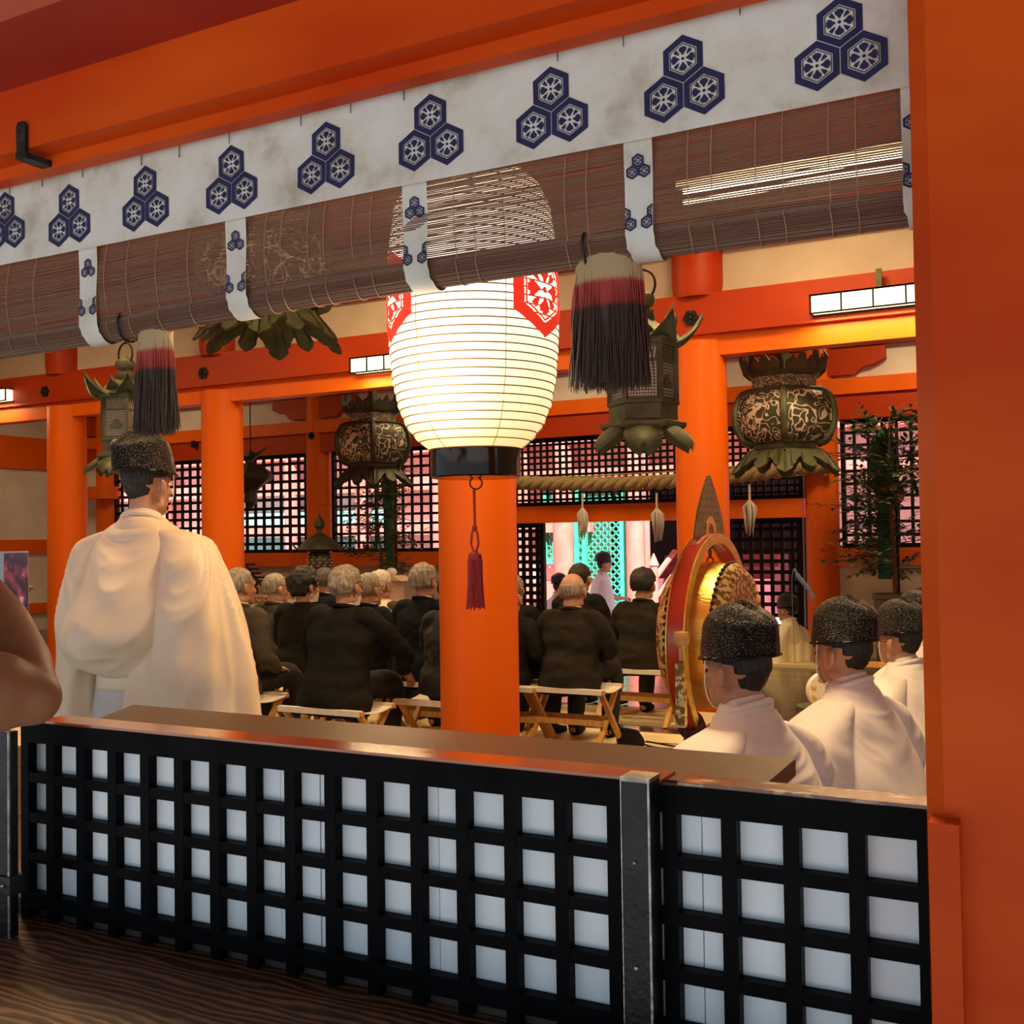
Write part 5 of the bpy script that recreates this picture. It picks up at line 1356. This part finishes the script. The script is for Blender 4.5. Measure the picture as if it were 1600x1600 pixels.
# flame finial with perforations
m = MB(); rows = 26
zb2 = z0+.372; hh = .235; cell = hh/rows
for j in range(rows):
    t = j/rows; half = .17*(1-t)**.75*(1+.12*math.sin(t*3)); t2 = (j+1)/rows; half2 = .17*(1-t2)**.75*(1+.12*math.sin(t2*3)) if j < rows-1 else 0
    hw = half if j % 2 else half-.006
    nx = max(1, int(half*2/.0125))
    for i in range(nx):
        y0_ = -half+2*half*i/nx; y1_ = -half+2*half*(i+1)/nx
        hole = (j % 3 == 1 and i % 3 == 1 and 0 < i < nx-1 and t > .12)
        if hole: continue
        m.box((-.004, y0_, zb2+j*cell), (.004, y1_, zb2+(j+1)*cell))
    for s in (-1, 1): m.add([(-.003, s*half, zb2+j*cell), (.003, s*half, zb2+j*cell), (0, s*(half+.008), zb2+(j+1)*cell), (0, s*(half-.003), zb2+(j+1)*cell)], [(0, 1, 2), (0, 2, 3), (1, 3, 2), (0, 3, 1)])
m.obj('flame_finial', mat('dull_gilt', (.22, .18, .06), (.30, .25, .09), rough=.4, metal=.6, scale=10), dr)
hoop('finial_boss', .03, .055, .014, GOLD, 0, dr, z0+.40)
# mallet knob and gilt holder
MB().lathe([(.0, .0), (.012, .005), (.014, .05), (.026, .06), (.030, .08), (.024, .10), (.0, .107)], (.02, -.37, z0-.04), 18).obj('mallet_knob', HONEY, dr, True)
MB().box((-.0, -.385, z0-.26), (.03, -.355, z0-.04)).obj('mallet_holder', GOLDP, dr)
# stand legs
for s in (-1, 1): MB().tube([(0, s*.16, z0-.35), (0, s*.22, z0-.45), (0, s*.28, .03)], .025, 8).obj('stand_leg', REDL, dr, 'all')
MB().box((-.05, -.36, 0), (.05, .36, .05)).obj('stand_base', REDL, dr)
MB().box((-.16, -.03, 0), (.16, .03, .045)).obj('stand_base', REDL, dr)
# cord wrapped on the hoop with hanging bow
m = MB()
cpz = Yp(1098, 1092, 3.62); 
lo = Vector((0, -.255, z0-.26))
for k in range(4): m.torus(lo+Vector((0, k*.010, -k*.009)), .043, .006, Matrix.Rotation(.8, 4, 'X') @ Matrix.Rotation(.1, 4, 'Y'), 18, 6)
m.tube([lo+Vector((0, -.03, 0)), lo+Vector((0, -.045, -.06)), lo+Vector((0, -.045, -.21))], .006, 6)
for s in (-1, 1): m.tube(cr([lo+Vector((0, -.045, -.10)), lo+Vector((s*.022, -.05, -.085)), lo+Vector((s*.03, -.05, -.105)), lo+Vector((s*.018, -.05, -.125)), lo+Vector((0, -.045, -.11)), lo+Vector((s*.012, -.048, -.21))], 4), .004, 6)
m.obj('cord', mat('dark_maroon_cord', (.05, .008, .012), rough=.7), dr, 'all')

# ---- small instruments
p = Zp(1264, 1168, 0)
bu = empty('wooden_bucket', (p.x+.05, p.y, 0), 'round wooden bucket with dark rim on the floor between the musicians', 'bucket')
for k in range(14):
    a = 2*PI*k/14; a2 = 2*PI*(k+.94)/14
    vs = []
    for z, r_ in ((0, .098), (.245, .115)):
        for aa in (a, a2):
            for q in (1, .9): vs.append((r_*q*math.cos(aa), r_*q*math.sin(aa), z))
    MB().add(vs, [(0, 2, 6, 4), (1, 5, 7, 3), (0, 4, 5, 1), (2, 3, 7, 6), (4, 6, 7, 5), (0, 1, 3, 2)]).obj('stave', HONEY, bu)
MB().lathe([(.100, .235), (.124, .235), (.126, .275), (.118, .28), (.102, .275)], (0, 0, 0), 28).obj('rim', BRONZE, bu, True)
MB().lathe([(.08, .02), (.09, .03)], (0, 0, 0), 20).obj('bottom', HONEY, bu)
d = Dp(1291, 1080, 5.6)
sd_ = empty('star_studded_drum', (d.x, d.y, 0), 'small drum with cream skin and gold star studs by the bucket', 'drum'); sd_.rotation_euler = (0, 0, .45)
My = Matrix.Rotation(PI/2, 4, 'X')
MB().lathe([(.0, .03), (.10, .03), (.102, 0), (.10, -.03), (0, -.03)], (0, 0, d.z), 30, My).obj('skin', mat('drum_skin', (.90, .82, .66), rough=.6), sd_, True)
m = MB()
for k in range(9):
    a = 2*PI*k/9; c_ = Vector((.078*math.cos(a), -.032, d.z+.078*math.sin(a))); poly = [(c_.x+(.016 if i % 2 == 0 else .007)*math.cos(PI/5*i+a), c_.z+(.016 if i % 2 == 0 else .007)*math.sin(PI/5*i+a)) for i in range(10)]
    MB().prism(poly, lambda u, v, w: (u, c_.y-w, v), .004).obj('star_stud', GOLD, sd_)
MB().lathe([(.055, 0), (.07, .02), (.06, d.z-.10), (.09, d.z-.085)], (0, .02, 0), 16).obj('stand', mat('wine_lacquer', (.20, .01, .015), rough=.3), sd_, True)
MB().tube([(-.03, -.07, d.z-.17), (-.045, -.05, d.z-.03)], .005, 6).obj('beater', HONEY, sd_)
# low chair-like stand behind the second musician
p = Dp(1379, 1062, 6.2)
cs = empty('small_wooden_rack', (p.x, p.y, 0), 'small wooden rack between second and third musician', 'rack')
for x in (-.13, .13): MB().box((x-.015, -.02, 0), (x+.015, .02, p.z+.10)).obj('upright', HONEY, cs)
MB().box((-.14, -.015, p.z+.07), (.14, .015, p.z+.10)).obj('top_bar', HONEY, cs); MB().box((-.14, -.015, p.z-.12), (.14, .015, p.z-.09)).obj('lower_bar', HONEY, cs)

# ============================================================ MATS
for (y0_, y1_, x0_, x1_, lb) in ((5.0, 5.85, -8.5, -3.3, 'straw mat strip under the nearest row of guests'), (6.45, 7.22, -8.6, -2.25, 'straw mat strip under the second row of guests'), (7.52, 8.22, -8.8, -2.4, 'straw mat strip under the third row beside the middle pillar')):
    o = MB().box((x0_, y0_, .0021), (x1_, y1_, .012)).obj('straw_mat', STRAW); tag(o, lb, 'mat')
    for yy in (y0_, y1_-.02): MB().box((x0_, yy, .012), (x1_, yy+.02, .0135)).obj('mat_border', mat('mat_border', (.10, .09, .06), rough=.8), o)
# handbag with cords on the floor
p = Zp(985, 1163, .02)
hb_ = empty('black_handbag', (p.x, p.y, .012), 'small black bag with looped straps on the mat beside the stool', 'bag')
m = MB(); ringloft(m, [(0, 0, 0, .11, .05), (0, 0, .04, .12, .055), (.0, 0, .09, .09, .03), (0, 0, .11, .07, .012)]); m.v = [tuple(Matrix.Rotation(-.4, 3, 'Z') @ Vector(v)) for v in m.v]; m.obj('bag_body', SBLK, hb_, 'all')
m = MB(); m.tube(cr([(.06, -.02, .03), (.18, -.04, .01), (.32, -.03, .008), (.36, .03, .008), (.26, .06, .008), (.10, .03, .03)], 6), .006, 6)
m.tube(cr([(-.06, .0, .10), (-.14, .05, .16), (-.16, .02, .06), (-.05, 0, .08)], 6), .005, 6); m.tube(cr([(.05, .05, .02), (.2, .12, .008), (.33, .14, .008), (.30, .18, .008)], 6), .003, 6)
m.obj('strap', SBLK, hb_, 'all')

# ============================================================ PLANTS, BANNERS, REAR OBJECTS
def branch_tree(name, base, h, label, spread, nbr, leaf=.05, seed=1, pot=True, z_first=.3, top=1.0):
    rnd = random.Random(seed)
    e_ = empty(name, base, label, 'plant')
    if pot: MB().lathe([(.15, 0), (.17, .02), (.19, pot), (.205, pot+.01), (.205, pot+.06), (.17, pot+.06), (.165, pot)], (0, 0, 0), 24).obj('pot', mat('grey_pot', (.10, .085, .06), rough=.6), e_, True)
    m = MB(); lf = MB()
    m.tube(cr([(0, 0, .2), (.03, .02, h*.4), (-.02, 0, h*.7), (.01, 0, h)], 5), [.02]*5+[.016]*6+[.010]*5, 7)
    for b in range(nbr):
        z = h*(z_first+(top-z_first)*b/nbr); a = rnd.random()*2*PI; L_ = spread*(.5+.5*rnd.random())*(1-.35*b/nbr)
        d = Vector((math.cos(a), math.sin(a)*.7, .25+.3*rnd.random()-.2)); p0_ = Vector((0, 0, z)); P = [p0_, p0_+d*L_*.4, p0_+d*L_*.75+Vector((0, 0, -.02)), p0_+d*L_+Vector((0, 0, -.10))]
        C_ = cr(P, 4); m.tube(C_, .006, 5)
        for tw in range(9):
            q = C_[2+int(rnd.random()*(len(C_)-3))]; dd = Vector((rnd.uniform(-1, 1), rnd.uniform(-1, 1), rnd.uniform(-.5, .6))).normalized()+d*.8; l2 = .12+.16*rnd.random()
            q2 = q+dd*l2; m.tube([q, q2], .0025, 4)
            for k in range(7):
                c_ = q.lerp(q2, .2+.8*k/6); s = 1 if k % 2 else -1
                ax = (dd.normalized()*.7+dd.cross(Vector((0, 0, 1))).normalized()*s*.8+Vector((0, 0, rnd.uniform(-.4, .3)))).normalized(); w_ = ax.cross(Vector((rnd.uniform(-.3, .3), rnd.uniform(-.3, .3), 1))).normalized(); l = leaf*(.8+.5*rnd.random())
                up_ = w_.cross(ax)
                lf.add([c_, c_+ax*l*.35+w_*l*.22+up_*.004, c_+ax*l*.75+w_*l*.16, c_+ax*l, c_+ax*l*.75-w_*l*.16, c_+ax*l*.35-w_*l*.22+up_*.004], [(0, 1, 2, 3, 4, 5)])
    m.obj('branches', BARK, e_, 'all'); stuff(lf.obj('leaves', LEAF, e_, fix=False)); return e_
yt = 11.55
p = Yp(1395, 925, yt)
branch_tree('sakaki_tree', (p.x, yt, 0), 2.6, 'leafy evergreen branch tree in a pot before the right lattice window', .60, 44, .085, 3, pot=.72, z_first=.38)
def banner(px, pyt, pyb, wpx, y, label, mir=False, col=GREEN):
    a = Yp(px, pyt, y); b = Yp(px, pyb, y); w = wpx/F*a.length
    e_ = empty('green_banner', (a.x, y, b.z), label, 'banner'); h_ = a.z-b.z
    m = MB().prism([(-w*.30, 0), (w*.25, .0), (w*.22, h_*.55), (w*.5, h_*.72), (w*.42, h_*.95), (0, h_), (-w*.45, h_*.93), (-w*.55, h_*.72), (-w*.3, h_*.55)], lambda u, v, q: (u+.01*math.sin(v*9), q, v), .02); m.obj('brocade', col, e_)
    MB().tube([(w*.34, .03, -b.z), (w*.34, .03, h_*1.04)], .022, 10).obj('pole', REDL, e_)
    MB().tube([(w*.50, .03, -b.z), (w*.50, .03, h_*.9)], .018, 10).obj('pole', IRON, e_)
    if mir:
        MB().lathe([(.0, .0), (.13, .0), (.145, .012), (.13, .024), (0, .024)], (w*.30, -.03, h_*.56), 28, My).obj('mirror_disc', mat('copper_disc', (.60, .16, .03), (.25, .05, .01), rough=.3, metal=.6, scale=14), e_, True)
banner(1378, 668, 905, 34, 11.75, 'green brocade banner with copper disc on a pole in the right tree', True)
p = Yp(600, 900, 11.6)
branch_tree('sakaki_tree', (p.x, 11.5, 0), 2.35, 'dark leafy branch tree on a pole before the window left of the pillar', .62, 28, .065, 8, pot=.4, z_first=.42)
banner(606, 720, 905, 22, 11.8, 'narrow dark green banner on a pole left of the lantern pillar', False)
# blue fan shape standing at the rear pillar
p = Yp(1256, 905, 11.3)
fn_ = empty('blue_bow', (p.x, 11.3, 0), 'light blue curved blade shape leaning in front of the rear pillar', 'bow')
MB().tube(cr([(-.13, .1, 0), (-.125, .0, p.z-.1), (-.10, 0, p.z+.10), (-.05, 0, p.z+.02), (.06, 0, p.z-.12), (.10, 0, p.z-.22)], 5), [.003]*10+[.012]*4+[.024]*6+[.02]*5+[.008], 8, sq=.5).obj('blade', mat('pale_blue', (.25, .38, .52), rough=.35), fn_, 'all')
# offering table, zigzag rack, wooden box lantern
p = Yp(405, 935, 10.2)
ot = empty('offering_table', (p.x, 10.2, 0), 'white cloth offering table with gold brocade top behind the grey-haired guest', 'table')
MB().box((-.65, -.25, 0), (.65, .25, p.z-.02)).obj('cloth', SHIRT, ot); MB().box((-.45, -.28, p.z-.02), (.35, .28, p.z+.035)).obj('brocade_top', GOLDP, ot)
p = Yp(400, 918, 11.2); q = Yp(400, 868, 11.2)
zr = empty('peg_rack', (p.x, 11.2, p.z-.1), 'black curved rack with short horizontal pegs beside the left middle pillar', 'rack')
m = MB(); hh = q.z-p.z
c1 = cr([(-.17, 0, hh*.95), (-.05, 0, hh*.6), (.09, 0, hh*.3), (.16, 0, 0)], 5); c2 = cr([(-.22, 0, 0), (-.02, 0, hh*.25), (.02, 0, hh*.5), (-.15, 0, hh*.75)], 5)
MB().tube(c1, .014, 6).obj('rod', IRON, zr); MB().tube(c2, .014, 6).obj('rod', IRON, zr)
for i, c_ in enumerate(c1[1::2]): MB().box((c_.x-.01, -.012, c_.z+.02), (c_.x+.13, .012, c_.z+.045)).obj('peg', IRON, zr)
MB().tube([(0, .02, -p.z+.1), (0, .02, .1)], .015, 6).obj('stand', IRON, zr)
p = Yp(612, 938, 10.8)
wb = empty('wooden_box_lantern', (p.x, 10.8, 0), 'small pale wooden box lantern with oval holes and white finial', 'lantern')
zz = p.z
WD = mat('pale_cypress', (.70, .50, .32), (.78, .60, .42), rough=.6, scale=10, stretch=(6, 6, 1))
MB().box((-.03, -.03, 0), (.03, .03, zz)).obj('post', WD, wb)
MB().box((-.15, -.15, zz-.02), (.15, .15, zz+.02)).obj('tray', WD, wb)
MB().box((-.11, -.11, zz+.02), (.11, .11, zz+.24)).obj('box', WD, wb)
MB().prism([(-.24, 0), (.24, 0), (.10, .06), (-.10, .06)], lambda u, v, w: (u, w-.14, zz+.24+v), .28).obj('roof', WD, wb)
MB().ball((0, 0, zz+.34), (.07, .07, .055)).obj('finial', SHIRT, wb, 'all')
for x in (-.05, .05): MB().lathe([(.0, 0), (.028, 0), (.028, .004), (0, .004)], (x, -.111, zz+.13), 14, Matrix.Rotation(PI/2, 4, 'X') @ Matrix.Diagonal((.7, 1.5, 1, 1))).obj('oval_hole', IRON, wb)
for i, (px_, lb) in enumerate(((845, 'left'),)):
    pass
